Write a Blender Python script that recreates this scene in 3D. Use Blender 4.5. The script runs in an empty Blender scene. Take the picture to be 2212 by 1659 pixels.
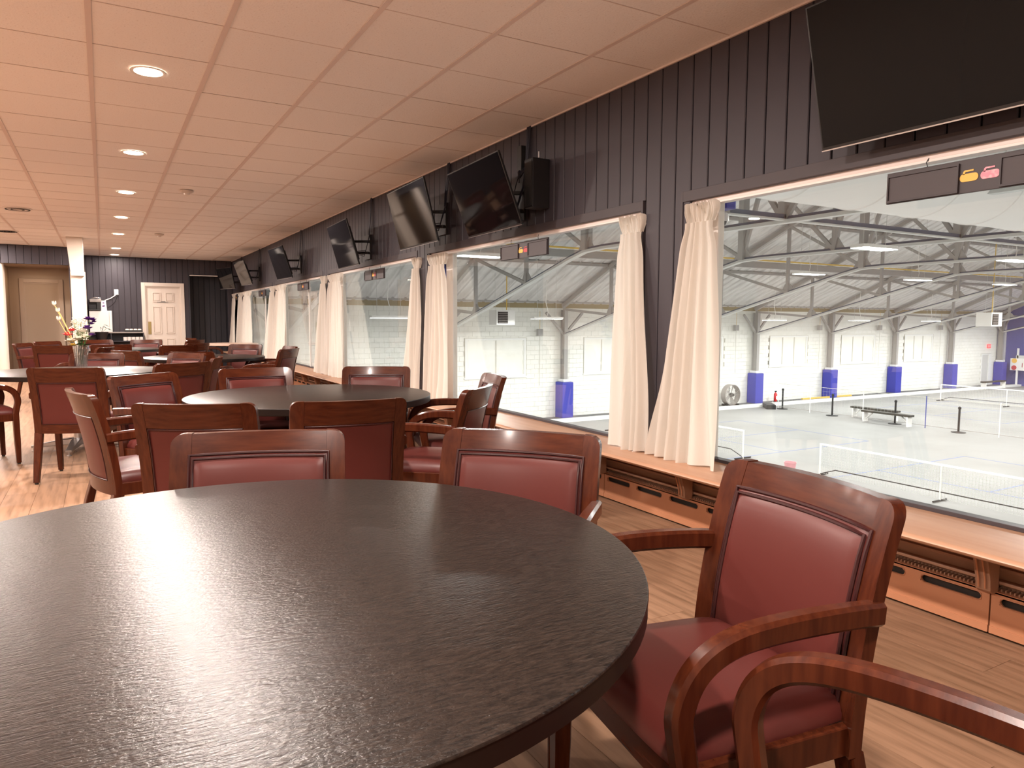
import bpy, bmesh, math, random
from mathutils import Vector, Matrix
random.seed(7)
PI = math.pi
S = bpy.context.scene
COL = S.collection

# ------------------------------------------------------------------ camera, world, exposure
CAM = Vector((0.0034, -4.0523, 1.22)); FPX = 1547.4
YAW, PIT, ROL = [math.radians(a) for a in (29.6596, -5.005, 0.2276)]
_f = Vector((math.sin(YAW)*math.cos(PIT), math.cos(YAW)*math.cos(PIT), math.sin(PIT)))
_r = Vector((math.cos(YAW), -math.sin(YAW), 0)); _u = _r.cross(_f)
_r, _u = _r*math.cos(ROL)+_u*math.sin(ROL), _u*math.cos(ROL)-_r*math.sin(ROL)
cam = bpy.data.cameras.new('camera'); camo = bpy.data.objects.new('camera', cam); COL.objects.link(camo)
camo.matrix_world = Matrix(((_r.x, _u.x, -_f.x, CAM.x), (_r.y, _u.y, -_f.y, CAM.y), (_r.z, _u.z, -_f.z, CAM.z), (0, 0, 0, 1)))
cam.sensor_fit = 'HORIZONTAL'; cam.sensor_width = 36.0; cam.lens = FPX/2212*36.0; cam.clip_start = 0.02; cam.clip_end = 300
S.camera = camo
w = bpy.data.worlds.new('world'); S.world = w; w.use_nodes = True
w.node_tree.nodes['Background'].inputs[0].default_value = (0.75, 0.8, 0.9, 1)
w.node_tree.nodes['Background'].inputs[1].default_value = 0.05
S.view_settings.view_transform = 'Standard'; S.view_settings.look = 'None'
S.view_settings.gamma = 1; S.view_settings.use_curve_mapping = False
S.view_settings.exposure = 0.0
S.cycles.use_denoising = True
S.cycles.max_bounces = 8; S.cycles.diffuse_bounces = 5; S.cycles.glossy_bounces = 4; S.cycles.transmission_bounces = 6
S.cycles.transparent_max_bounces = 16; S.cycles.caustics_reflective = False; S.cycles.caustics_refractive = False
S.cycles.sample_clamp_indirect = 6.0
LOUNGE_W = 105.0     # each recessed downlight
ARENA_W = 330.0     # each high-bay lamp
LOUNGE_C = (1.0, 0.865, 0.78)
ARENA_C = (1.0, 0.985, 0.95)

def seen(x, y, z, m=80):
    d = Vector((x, y, z))-CAM; q = d.dot(_f)
    if q < 0.15: return False
    px = 1106+FPX*d.dot(_r)/q; py = 829.5-FPX*d.dot(_u)/q
    return -m < px < 2212+m and -m < py < 1659+m

# ------------------------------------------------------------------ materials
def mat(name, col, rough=0.5, metal=0.0, spec=0.5, coat=0.0, emit=None, es=0.0, noise=None, bump=None, trans=0.0, ior=1.45, var=0.0):
    """noise=(scale, (sx,sy,sz), colour2, lo, hi); bump=(scale,(sx,sy,sz),strength,dist)"""
    m = bpy.data.materials.new(name); m.use_nodes = True; nt = m.node_tree; N = nt.nodes; L = nt.links
    b = N['Principled BSDF']
    b.inputs['Base Color'].default_value = (*col, 1); b.inputs['Roughness'].default_value = rough
    b.inputs['Metallic'].default_value = metal; b.inputs['IOR'].default_value = ior
    b.inputs['Specular IOR Level'].default_value = spec; b.inputs['Coat Weight'].default_value = coat
    b.inputs['Coat Roughness'].default_value = 0.12
    b.inputs['Transmission Weight'].default_value = trans
    if emit: b.inputs['Emission Color'].default_value = (*emit, 1); b.inputs['Emission Strength'].default_value = es
    tc = None
    def coords(sc):
        nonlocal tc
        if tc is None: tc = N.new('ShaderNodeTexCoord')
        mp = N.new('ShaderNodeMapping'); mp.inputs['Scale'].default_value = sc
        L.new(tc.outputs['Object'], mp.inputs['Vector']); return mp.outputs['Vector']
    out = None
    if noise:
        n = N.new('ShaderNodeTexNoise'); n.inputs['Scale'].default_value = noise[0]; n.inputs['Detail'].default_value = 6
        L.new(coords(noise[1]), n.inputs['Vector'])
        r = N.new('ShaderNodeValToRGB'); r.color_ramp.elements[0].position = noise[3]; r.color_ramp.elements[1].position = noise[4]
        r.color_ramp.elements[0].color = (*col, 1); r.color_ramp.elements[1].color = (*noise[2], 1)
        L.new(n.outputs['Fac'], r.inputs['Fac']); out = r.outputs['Color']
    if var:
        oi = N.new('ShaderNodeObjectInfo'); hv = N.new('ShaderNodeHueSaturation')
        mr = N.new('ShaderNodeMapRange'); mr.inputs['To Min'].default_value = 1-var; mr.inputs['To Max'].default_value = 1+var
        L.new(oi.outputs['Random'], mr.inputs['Value']); L.new(mr.outputs['Result'], hv.inputs['Value'])
        if out: L.new(out, hv.inputs['Color'])
        else: hv.inputs['Color'].default_value = (*col, 1)
        out = hv.outputs['Color']
    if out: L.new(out, b.inputs['Base Color'])
    if bump:
        n2 = N.new('ShaderNodeTexNoise'); n2.inputs['Scale'].default_value = bump[0]; n2.inputs['Detail'].default_value = 5
        L.new(coords(bump[1]), n2.inputs['Vector'])
        bp = N.new('ShaderNodeBump'); bp.inputs['Strength'].default_value = bump[2]; bp.inputs['Distance'].default_value = bump[3]
        L.new(n2.outputs['Fac'], bp.inputs['Height']); L.new(bp.outputs['Normal'], b.inputs['Normal'])
    return m

M = {}
M['tile'] = mat('acoustic_tile', (0.90, 0.87, 0.85), 0.9, spec=0.2, noise=(95, (1, 1, 1), (0.70, 0.64, 0.60), 0.60, 0.74), bump=(90, (1, 1, 1), 0.35, 0.004), var=0.015)
M['tbar'] = mat('ceiling_grid_paint', (0.72, 0.62, 0.58), 0.55)
M['gap'] = mat('dark_gap', (0.12, 0.09, 0.08), 0.9)
M['board'] = mat('dark_painted_board', (0.044, 0.038, 0.047), 0.5, spec=0.4, bump=(14, (1, 1, 0.15), 0.15, 0.002), var=0.04)
M['board2'] = mat('dark_painted_trim', (0.055, 0.045, 0.050), 0.5, spec=0.4)
M['navy'] = mat('navy_black_board', (0.028, 0.028, 0.036), 0.5, var=0.05)
M['plank'] = mat('vinyl_plank', (0.30, 0.175, 0.107), 0.42, spec=0.30, noise=(3.2, (9, 0.7, 1), (0.17, 0.094, 0.053), 0.42, 0.70), bump=(30, (6, 0.6, 1), 0.08, 0.001), var=0.07)
M['wood'] = mat('cherry_wood', (0.040, 0.0085, 0.0035), 0.27, spec=0.22, coat=0.12, noise=(7, (9, 9, 1.0), (0.075, 0.0180, 0.0068), 0.35, 0.75), bump=(60, (5, 5, 0.6), 0.04, 0.001))
M['woodx'] = mat('cherry_wood_rail', (0.040, 0.0085, 0.0035), 0.27, spec=0.22, coat=0.12, noise=(7, (1.0, 9, 9), (0.075, 0.0180, 0.0068), 0.35, 0.75), bump=(60, (0.6, 5, 5), 0.04, 0.001))
M['vinyl'] = mat('burgundy_vinyl', (0.078, 0.0165, 0.0135), 0.38, spec=0.28, bump=(220, (1, 1, 1), 0.10, 0.0006))
M['piping'] = mat('burgundy_piping', (0.030, 0.007, 0.007), 0.33)
M['glide'] = mat('leg_glide', (0.02, 0.018, 0.016), 0.6)
M['edge'] = mat('table_edge_brown', (0.010, 0.005, 0.0035), 0.4, spec=0.25)
M['steel'] = mat('brushed_steel', (0.55, 0.55, 0.56), 0.28, metal=1.0)
M['iron'] = mat('black_iron', (0.02, 0.018, 0.018), 0.45)
M['tvframe'] = mat('tv_bezel', (0.010, 0.010, 0.011), 0.30)
M['tvbody'] = mat('tv_case', (0.012, 0.011, 0.012), 0.5)
M['screen'] = mat('tv_screen', (0.004, 0.0035, 0.004), 0.05, spec=0.16)
M['cable'] = mat('cable_dark', (0.015, 0.016, 0.03), 0.5)
M['whitetrim'] = mat('white_trim', (0.80, 0.76, 0.72), 0.4)
M['pinktrim'] = mat('window_head_paint', (0.72, 0.62, 0.58), 0.35)
M['sillw'] = mat('sill_board', (0.48, 0.28, 0.18), 0.36, noise=(3, (5, 0.5, 1), (0.42, 0.225, 0.135), 0.4, 0.7), bump=(160, (1, 1, 1), 0.06, 0.0006))
M['heater'] = mat('salmon_heater_enamel', (0.47, 0.215, 0.115), 0.42, bump=(120, (1, 1, 1), 0.04, 0.0006))
M['heater2'] = mat('tan_heater_back', (0.34, 0.19, 0.12), 0.5)
M['blue'] = mat('royal_blue_vinyl', (0.045, 0.05, 0.36), 0.45, bump=(7, (1, 1, 1), 0.2, 0.01))
M['bluepaint'] = mat('blue_paint', (0.05, 0.07, 0.30), 0.5)
M['block'] = mat('white_block_paint', (0.83, 0.82, 0.77), 0.65, noise=(2, (1, 1, 1), (0.79, 0.78, 0.72), 0.45, 0.7), var=0.012)
M['arenawhite'] = mat('arena_white_paint', (0.80, 0.80, 0.78), 0.6)
M['mortar'] = mat('mortar', (0.60, 0.58, 0.52), 0.8)
M['steelpaint'] = mat('grey_steel_paint', (0.36, 0.345, 0.33), 0.5)
M['steellight'] = mat('pale_steel_paint', (0.60, 0.60, 0.58), 0.45)
M['steeldark'] = mat('blue_grey_steel', (0.10, 0.115, 0.17), 0.5)
M['roof'] = mat('roof_foil_panel', (0.72, 0.70, 0.69), 0.5, spec=0.4, noise=(1.6, (2.5, 0.5, 1), (0.52, 0.50, 0.485), 0.40, 0.72), bump=(2.2, (5, 0.8, 1), 0.3, 0.04), var=0.05)
M['ochre'] = mat('ochre_eave_board', (0.34, 0.27, 0.15), 0.7)
M['gas'] = mat('yellow_gas_pipe', (0.75, 0.50, 0.10), 0.45)
M['duct'] = mat('painted_duct', (0.90, 0.87, 0.85), 0.45, bump=(3, (1, 1, 1), 0.15, 0.02))
M['concrete'] = mat('pale_concrete', (0.29, 0.288, 0.28), 0.55, spec=0.2, noise=(0.5, (1, 1, 1), (0.25, 0.247, 0.237), 0.40, 0.72), bump=(4, (1, 1, 1), 0.05, 0.003))
M['curb'] = mat('white_kerb', (0.80, 0.80, 0.77), 0.5)
M['walk'] = mat('dark_rubber_walk', (0.13, 0.13, 0.13), 0.7)
M['line'] = mat('blue_court_line', (0.15, 0.19, 0.36), 0.5)
M['net'] = mat('net_cord', (0.55, 0.55, 0.52), 0.7)
M['netdark'] = mat('net_cord_dark', (0.13, 0.12, 0.11), 0.7)
M['tape'] = mat('white_net_tape', (0.85, 0.85, 0.82), 0.5)
M['black'] = mat('black_plastic', (0.02, 0.02, 0.02), 0.5)
M['benchtop'] = mat('bench_top_dark', (0.05, 0.045, 0.035), 0.6)
M['white'] = mat('white_enamel', (0.82, 0.80, 0.77), 0.35)
M['red'] = mat('red_paint', (0.60, 0.03, 0.03), 0.35)
M['pink'] = mat('pink_plastic', (0.75, 0.35, 0.38), 0.4)
M['beige'] = mat('beige_wall', (0.42, 0.33, 0.25), 0.7, bump=(40, (1, 1, 1), 0.05, 0.001))
M['beigedoor'] = mat('beige_door', (0.44, 0.345, 0.265), 0.45)
M['peach'] = mat('peach_plaster', (0.78, 0.70, 0.62), 0.7)
M['creampost'] = mat('cream_post_paint', (0.66, 0.58, 0.50), 0.5)
M['creamdoor'] = mat('cream_door_paint', (0.66, 0.58, 0.51), 0.4)
M['brass'] = mat('aged_brass', (0.35, 0.27, 0.12), 0.35, metal=0.9)
M['plategrey'] = mat('grey_plate', (0.32, 0.29, 0.27), 0.4)
M['tabletan'] = mat('light_table_top', (0.62, 0.45, 0.36), 0.3)
M['orangewood'] = mat('orange_wood', (0.60, 0.28, 0.14), 0.4)
M['signboard'] = mat('sign_brown', (0.036, 0.027, 0.031), 0.45)
M['signpanel'] = mat('sign_slot_panel', (0.052, 0.041, 0.045), 0.5)
M['stoney'] = mat('stone_yellow', (0.85, 0.50, 0.10), 0.5)
M['stonep'] = mat('stone_pink', (0.72, 0.28, 0.36), 0.5, noise=(60, (1, 1, 1), (0.85, 0.45, 0.50), 0.45, 0.6))
M['stoner'] = mat('stone_red', (0.55, 0.06, 0.07), 0.5)
M['ceramic'] = mat('white_ceramic', (0.82, 0.78, 0.74), 0.2)
M['paper'] = mat('paper_white', (0.85, 0.80, 0.78), 0.7)
M['purple'] = mat('purple_petal', (0.10, 0.02, 0.20), 0.6)
M['redpetal'] = mat('red_petal', (0.70, 0.05, 0.07), 0.6)
M['whitepetal'] = mat('white_petal', (0.85, 0.80, 0.70), 0.6)
M['yellowpetal'] = mat('yellow_petal', (0.80, 0.55, 0.10), 0.6)
M['straw'] = mat('straw_stem', (0.66, 0.42, 0.16), 0.6)
M['green'] = mat('green_stem', (0.10, 0.18, 0.05), 0.5)
M['leafdark'] = mat('dark_leaf', (0.03, 0.05, 0.03), 0.4)
M['lampon'] = mat('lit_lens', (1, 1, 1), 0.5, emit=(1.0, 0.80, 0.60), es=14)
M['bayon'] = mat('lit_bay_lens', (1, 1, 1), 0.5, emit=(1.0, 1.0, 0.95), es=14)
M['exitlit'] = mat('exit_lit', (0.8, 0.05, 0.05), 0.5, emit=(1.0, 0.10, 0.12), es=1.2)
M['textd'] = mat('lettering_dark', (0.05, 0.04, 0.04), 0.5)
M['textr'] = mat('lettering_red', (0.35, 0.02, 0.04), 0.5)
M['slot'] = mat('heater_slot_dark', (0.03, 0.022, 0.018), 0.8)
M['blueend'] = mat('blue_end_wall', (0.10, 0.115, 0.38), 0.6)

def tabletop_mat():
    m = bpy.data.materials.new('brushed_dark_laminate'); m.use_nodes = True; nt = m.node_tree; N = nt.nodes; L = nt.links
    b = N['Principled BSDF']; tc = N.new('ShaderNodeTexCoord')
    def streak(rot, sc, s=30):
        mp = N.new('ShaderNodeMapping'); mp.inputs['Rotation'].default_value = (0, 0, rot); mp.inputs['Scale'].default_value = sc
        L.new(tc.outputs['Object'], mp.inputs['Vector'])
        n = N.new('ShaderNodeTexNoise'); n.inputs['Scale'].default_value = s; n.inputs['Detail'].default_value = 4; n.inputs['Distortion'].default_value = 0.6
        L.new(mp.outputs['Vector'], n.inputs['Vector']); return n.outputs['Fac']
    a = streak(0.35, (1, 6, 1), 34); c = streak(-0.5, (1, 5, 1), 42); d = streak(1.3, (1, 1.5, 1), 150)
    mx = N.new('ShaderNodeMath'); mx.operation = 'ADD'; L.new(a, mx.inputs[0]); L.new(c, mx.inputs[1])
    m2 = N.new('ShaderNodeMath'); m2.operation = 'MULTIPLY_ADD'; L.new(d, m2.inputs[0]); m2.inputs[1].default_value = 0.7; L.new(mx.outputs[0], m2.inputs[2])
    r = N.new('ShaderNodeValToRGB'); r.color_ramp.elements[0].position = 0.42; r.color_ramp.elements[1].position = 0.62
    r.color_ramp.elements[0].color = (0.007, 0.005, 0.0042, 1); r.color_ramp.elements[1].color = (0.026, 0.0175, 0.0135, 1)
    dv = N.new('ShaderNodeMath'); dv.operation = 'DIVIDE'; dv.inputs[1].default_value = 2.7; L.new(m2.outputs[0], dv.inputs[0])
    L.new(dv.outputs[0], r.inputs['Fac']); L.new(r.outputs['Color'], b.inputs['Base Color'])
    b.inputs['Roughness'].default_value = 0.29; b.inputs['Specular IOR Level'].default_value = 0.36
    bp = N.new('ShaderNodeBump'); bp.inputs['Strength'].default_value = 0.85; bp.inputs['Distance'].default_value = 0.0034
    L.new(dv.outputs[0], bp.inputs['Height']); L.new(bp.outputs['Normal'], b.inputs['Normal'])
    return m
M['laminate'] = tabletop_mat()

def glass_pane_mat():
    m = bpy.data.materials.new('window_glass'); m.use_nodes = True; nt = m.node_tree; N = nt.nodes; L = nt.links
    N.remove(N['Principled BSDF'])
    t = N.new('ShaderNodeBsdfTransparent'); t.inputs[0].default_value = (0.97, 0.985, 0.98, 1)
    g = N.new('ShaderNodeBsdfGlossy'); g.inputs['Roughness'].default_value = 0.0
    f = N.new('ShaderNodeFresnel'); ge = N.new('ShaderNodeNewGeometry'); mr = N.new('ShaderNodeMapRange')
    mr.inputs['To Min'].default_value = 1.5; mr.inputs['To Max'].default_value = 1/1.5   # same reflectance from inside and outside the pane
    L.new(ge.outputs['Backfacing'], mr.inputs['Value']); L.new(mr.outputs['Result'], f.inputs['IOR'])
    x = N.new('ShaderNodeMixShader'); L.new(f.outputs[0], x.inputs[0]); L.new(t.outputs[0], x.inputs[1]); L.new(g.outputs[0], x.inputs[2])
    L.new(x.outputs[0], N['Material Output'].inputs['Surface']); return m
M['glass'] = glass_pane_mat()
def crystal_mat():
    m = bpy.data.materials.new('cut_crystal'); m.use_nodes = True; nt = m.node_tree; N = nt.nodes; L = nt.links
    N.remove(N['Principled BSDF']); t = N.new('ShaderNodeBsdfTransparent'); t.inputs[0].default_value = (0.93, 0.94, 0.94, 1)
    g = N.new('ShaderNodeBsdfGlossy'); g.inputs['Roughness'].default_value = 0.08; x = N.new('ShaderNodeMixShader'); x.inputs[0].default_value = 0.45
    L.new(t.outputs[0], x.inputs[1]); L.new(g.outputs[0], x.inputs[2]); L.new(x.outputs[0], N['Material Output'].inputs['Surface']); return m
M['crystal'] = crystal_mat()

def curtain_mat():
    m = bpy.data.materials.new('ivory_sheer_curtain'); m.use_nodes = True; nt = m.node_tree; N = nt.nodes; L = nt.links
    b = N['Principled BSDF']; b.inputs['Base Color'].default_value = (0.80, 0.74, 0.66, 1); b.inputs['Roughness'].default_value = 0.85
    t = N.new('ShaderNodeBsdfTranslucent'); t.inputs[0].default_value = (0.80, 0.76, 0.70, 1)
    x = N.new('ShaderNodeMixShader'); x.inputs[0].default_value = 0.42
    L.new(b.outputs[0], x.inputs[1]); L.new(t.outputs[0], x.inputs[2])
    L.new(x.outputs[0], N['Material Output'].inputs['Surface']); return m
M['curtain'] = curtain_mat()

# ------------------------------------------------------------------ mesh helpers
class MB:
    def __init__(s): s.v = []; s.f = []; s.mi = []; s.mats = []
    def _m(s, m):
        if m is None: m = 0
        if isinstance(m, str):
            if m not in s.mats: s.mats.append(m)
            return s.mats.index(m)
        return m
    def add(s, vs, fs, m=None):
        k = len(s.v); s.v += [tuple(p) for p in vs]; mi = s._m(m)
        for f in fs: s.f.append(tuple(i+k for i in f)); s.mi.append(mi)
    def box(s, a, b, m=None, mtx=None):
        x0, y0, z0 = a; x1, y1, z1 = b
        if x0 > x1: x0, x1 = x1, x0
        if y0 > y1: y0, y1 = y1, y0
        if z0 > z1: z0, z1 = z1, z0
        vs = [Vector(p) for p in ((x0, y0, z0), (x1, y0, z0), (x1, y1, z0), (x0, y1, z0), (x0, y0, z1), (x1, y0, z1), (x1, y1, z1), (x0, y1, z1))]
        if mtx: vs = [mtx @ v for v in vs]
        s.add(vs, [(0, 3, 2, 1), (4, 5, 6, 7), (0, 1, 5, 4), (1, 2, 6, 5), (2, 3, 7, 6), (3, 0, 4, 7)], m); return s
    def sweep(s, path, hw, hh, side=Vector((1, 0, 0)), m=None, chamf=0.2):
        """rectangular section with chamfered corners; path list of Vector; hw half width along side, hh half height (number or list)"""
        n = len(path); rings = []
        for i, p in enumerate(path):
            p = Vector(p); a = Vector(path[max(i-1, 0)]); b = Vector(path[min(i+1, n-1)]); t = (b-a).normalized()
            sd = (side-t*side.dot(t)).normalized(); up = t.cross(sd)
            W = hw[i] if isinstance(hw, (list, tuple)) else hw; H = hh[i] if isinstance(hh, (list, tuple)) else hh
            c = chamf*min(W, H)
            rings.append([p+sd*x+up*y for x, y in ((W-c, H), (W, H-c), (W, -H+c), (W-c, -H), (-W+c, -H), (-W, -H+c), (-W, H-c), (-W+c, H))])
        vs = [q for r in rings for q in r]; fs = []
        for i in range(n-1):
            for j in range(8): fs.append((i*8+j, (i+1)*8+j, (i+1)*8+(j+1) % 8, i*8+(j+1) % 8))
        fs.append(tuple(range(8))); fs.append(tuple((n-1)*8+j for j in range(7, -1, -1)))
        s.add(vs, fs, m); return s
    def tube(s, path, r, seg=8, m=None, closed=False):
        n = len(path); path = [Vector(p) for p in path]; vs = []; fs = []
        ref = Vector((0.13, 0.27, 0.95))
        for i, p in enumerate(path):
            a = path[(i-1) % n] if closed else path[max(i-1, 0)]; b = path[(i+1) % n] if closed else path[min(i+1, n-1)]
            t = (b-a).normalized(); u = t.cross(ref)
            if u.length < 1e-3: u = t.cross(Vector((1, 0, 0)))
            u.normalize(); v = t.cross(u); R = r[i] if isinstance(r, (list, tuple)) else r
            vs += [p+u*(R*math.cos(2*PI*j/seg))+v*(R*math.sin(2*PI*j/seg)) for j in range(seg)]
        for i in range(n if closed else n-1):
            k = (i+1) % n
            for j in range(seg): fs.append((i*seg+j, i*seg+(j+1) % seg, k*seg+(j+1) % seg, k*seg+j))
        if not closed: fs.append(tuple(range(seg-1, -1, -1))); fs.append(tuple((n-1)*seg+j for j in range(seg)))
        s.add(vs, fs, m); return s
    def lathe(s, prof, seg=24, c=(0, 0, 0), m=None, axis='z', cap=True):
        vs = []; fs = []
        for r, h in prof:
            for j in range(seg):
                a = 2*PI*j/seg; x, y = r*math.cos(a), r*math.sin(a)
                p = {'z': (x, y, h), 'x': (h, x, y), 'y': (x, h, y)}[axis]
                vs.append((c[0]+p[0], c[1]+p[1], c[2]+p[2]))
        for i in range(len(prof)-1):
            for j in range(seg): fs.append((i*seg+j, i*seg+(j+1) % seg, (i+1)*seg+(j+1) % seg, (i+1)*seg+j))
        if cap: fs.append(tuple(range(seg-1, -1, -1))); fs.append(tuple((len(prof)-1)*seg+j for j in range(seg)))
        s.add(vs, fs, m); return s
    def prism(s, poly, h0, h1, plane='xy', m=None):
        n = len(poly)
        def P(a, b, h): return {'xy': (a, b, h), 'xz': (a, h, b), 'yz': (h, a, b)}[plane]
        vs = [P(a, b, h0) for a, b in poly]+[P(a, b, h1) for a, b in poly]
        fs = [tuple(range(n-1, -1, -1)), tuple(range(n, 2*n))]+[(i, (i+1) % n, n+(i+1) % n, n+i) for i in range(n)]
        s.add(vs, fs, m); return s
    def mesh(s, name, default, smooth=False, bevel=0.0, angle=40):
        me = bpy.data.meshes.new(name); me.from_pydata(s.v, [], s.f)
        names = s.mats or [default]
        for n in names: me.materials.append(M[n])
        if s.mats: me.polygons.foreach_set('material_index', s.mi)
        bm = bmesh.new(); bm.from_mesh(me)
        if bevel:
            es = [e for e in bm.edges if len(e.link_faces) == 2 and e.calc_face_angle(0) > math.radians(35)]
            bmesh.ops.bevel(bm, geom=es, offset=bevel, segments=2, profile=0.6, affect='EDGES', clamp_overlap=True)
        bmesh.ops.recalc_face_normals(bm, faces=bm.faces); bm.to_mesh(me); bm.free()
        if smooth:
            me.polygons.foreach_set('use_smooth', [True]*len(me.polygons)); me.set_sharp_from_angle(angle=math.radians(angle))
        me.update(); return me
    def build(s, name, default, parent=None, smooth=False, bevel=0.0, loc=None, angle=40):
        return link(name, s.mesh(name, default, smooth, bevel, angle), parent, loc)

def link(name, me, parent=None, loc=None):
    o = bpy.data.objects.new(name, me); COL.objects.link(o)
    if parent is not None: o.parent = parent
    if loc is not None: o.location = loc
    return o
def tag(o, label=None, cat=None, group=None, kind=None):
    if label: o['label'] = label
    if cat: o['category'] = cat
    if group: o['group'] = group
    if kind: o['kind'] = kind
    return o
def thing(name, loc, label, cat, group=None, rz=0.0, kind=None):
    o = bpy.data.objects.new(name, None); COL.objects.link(o); o.location = loc; o.rotation_euler = (0, 0, rz)
    o.empty_display_size = 0.1
    return tag(o, label, cat, group, kind)
def struct(name, loc=(0, 0, 0)):
    o = bpy.data.objects.new(name, None); COL.objects.link(o); o.location = loc; o.empty_display_size = 0.1
    o['kind'] = 'structure'; return o
def dup(root, loc, rz, label=None, group=None):
    r = root.copy(); COL.objects.link(r); r.location = loc; r.rotation_euler = (0, 0, rz)
    if label: r['label'] = label
    if group: r['group'] = group
    for ch in KIDS[root.name]:
        c = ch.copy(); COL.objects.link(c); c.parent = r
        for g in KIDS.get(ch.name, ()):
            d = g.copy(); COL.objects.link(d); d.parent = c
    return r
KIDS = {}
def remember(root):
    ch = [o for o in COL.objects if o.parent == root]; KIDS[root.name] = ch
    for c in ch:
        g = [o for o in COL.objects if o.parent == c]
        if g: KIDS[c.name] = g
def area(name, loc, size, size_y, power, color, rot=(0, 0, 0), disk=False, spread=PI):
    l = bpy.data.lights.new(name, 'AREA'); l.shape = 'DISK' if disk else 'RECTANGLE'; l.size = size
    if not disk: l.size_y = size_y
    l.energy = power; l.color = color; l.spread = spread
    o = bpy.data.objects.new(name, l); COL.objects.link(o); o.location = loc; o.rotation_euler = rot; return o
def text_mesh(txt, size, depth=0.001):
    c = bpy.data.curves.new('lettering', 'FONT'); c.body = txt; c.size = size; c.extrude = depth; c.align_x = 'CENTER'; c.align_y = 'CENTER'
    o = bpy.data.objects.new('lettering_tmp', c); COL.objects.link(o)
    dg = bpy.context.evaluated_depsgraph_get(); me = bpy.data.meshes.new_from_object(o.evaluated_get(dg))
    bpy.data.objects.remove(o); return me

XW = 2.936; CEIL = 2.721; YB = 15.65; G = -3.08; HEAD = 1.905; SILL = 0.425
XL, YF = -5.0, -6.0
# ------------------------------------------------------------------ floor
fl = struct('floor')
MB().box((XL, YF, -0.06), (3.1, YB+0.5, -0.006), 'gap').build('underlay', 'gap', fl)
PW, PL = 0.182, 1.22
inview = []; rest = MB()
i = 0; x = XL
planks = []
while x < 2.98:
    off = (i*0.437) % 1.0*PL; y = YF-off
    while y < YB:
        y0, y1 = max(y, YF), min(y+PL, YB)
        if y1-y0 > 0.02:
            planks.append((x, min(x+PW, 3.0), y0, y1))
        y += PL
    x += PW; i += 1
def vis_plank(p):
    return any(seen(a, b, 0, 10) for a in p[:2] for b in p[2:])
vp = [p for p in planks if vis_plank(p)]
vp.sort(key=lambda p: ((p[0]+p[1])/2-CAM.x)**2+((p[2]+p[3])/2-CAM.y)**2)
near = set(vp[:290])
pc = {}
for p in planks:
    wd, ln = round(p[1]-p[0], 3), round(p[3]-p[2], 3)
    if p in near:
        k = (wd, ln)
        if k not in pc: pc[k] = MB().box((0.0006, 0.0006, -0.006), (wd-0.0006, ln-0.0006, 0)).mesh('plank', 'plank', bevel=0.0008)
        link('plank', pc[k], fl, (p[0], p[2], 0))
    else: rest.box((p[0]+.0006, p[2]+.0006, -0.006), (p[1]-.0006, p[3]-.0006, 0))
tag(rest.build('plank_field', 'plank', fl), kind='stuff')

# ------------------------------------------------------------------ ceiling
ce = struct('ceiling')
MB().box((XL, YF, CEIL+0.02), (3.1, YB+0.5, CEIL+0.08), 'gap').build('deck', 'gap', ce)
GX, GY = 0.6167, 0.6096
xs = [XL]+[GX*k for k in range(-8, 5)]+[XW]
ys = [YF]+[GY*k for k in range(-9, 26)]+[YB]
trest = MB(); tc_ = {}; tiles = []
for a in range(len(xs)-1):
    for b in range(len(ys)-1):
        x0, x1, y0, y1 = xs[a], xs[a+1], ys[b], ys[b+1]
        if x1-x0 < 0.05 or y1-y0 < 0.05: continue
        if x1 <= -0.55 and y0 > 13.6: continue
        k = (round(x1-x0, 3), round(y1-y0, 3))
        if seen((x0+x1)/2, (y0+y1)/2, CEIL, 60) or seen(x1, y1, CEIL, 5) or seen(x0, y1, CEIL, 5): tiles.append((x0, y0, k))
        else: trest.box((x0+.004, y0+.003, CEIL), (x1-.004, y1-.003, CEIL+0.018))
tiles.sort(key=lambda t: t[1])
for n, (x0, y0, k) in enumerate(tiles):
    if n < 295:
        if k not in tc_: tc_[k] = MB().box((.004, .003, 0), (k[0]-.004, k[1]-.003, .018)).mesh('ceiling_tile', 'tile')
        o = link('ceiling_tile', tc_[k], ce, (x0, y0, CEIL+random.uniform(0, .0015)))
    else: trest.box((x0+.004, y0+.003, CEIL), (x0+k[0]-.004, y0+k[1]-.003, CEIL+0.018))
tag(trest.build('ceiling_tile_field', 'tile', ce), kind='stuff')
for x in xs[1:-1]:
    MB().box((x-.014, YF, CEIL-.004), (x+.014, YB, CEIL-.0005)).build('grid_bar', 'tbar', ce)
cb = MB()
for y in ys[1:-1]: cb.box((XL, y-.0035, CEIL-.0012), (XW, y+.0035, CEIL-.0004))
tag(cb.build('cross_bar', 'tbar', ce), kind='stuff')
MB().box((XW-.012, YF, CEIL-.012), (XW, YB, CEIL-.001)).build('edge_trim', 'tbar', ce)

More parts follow.
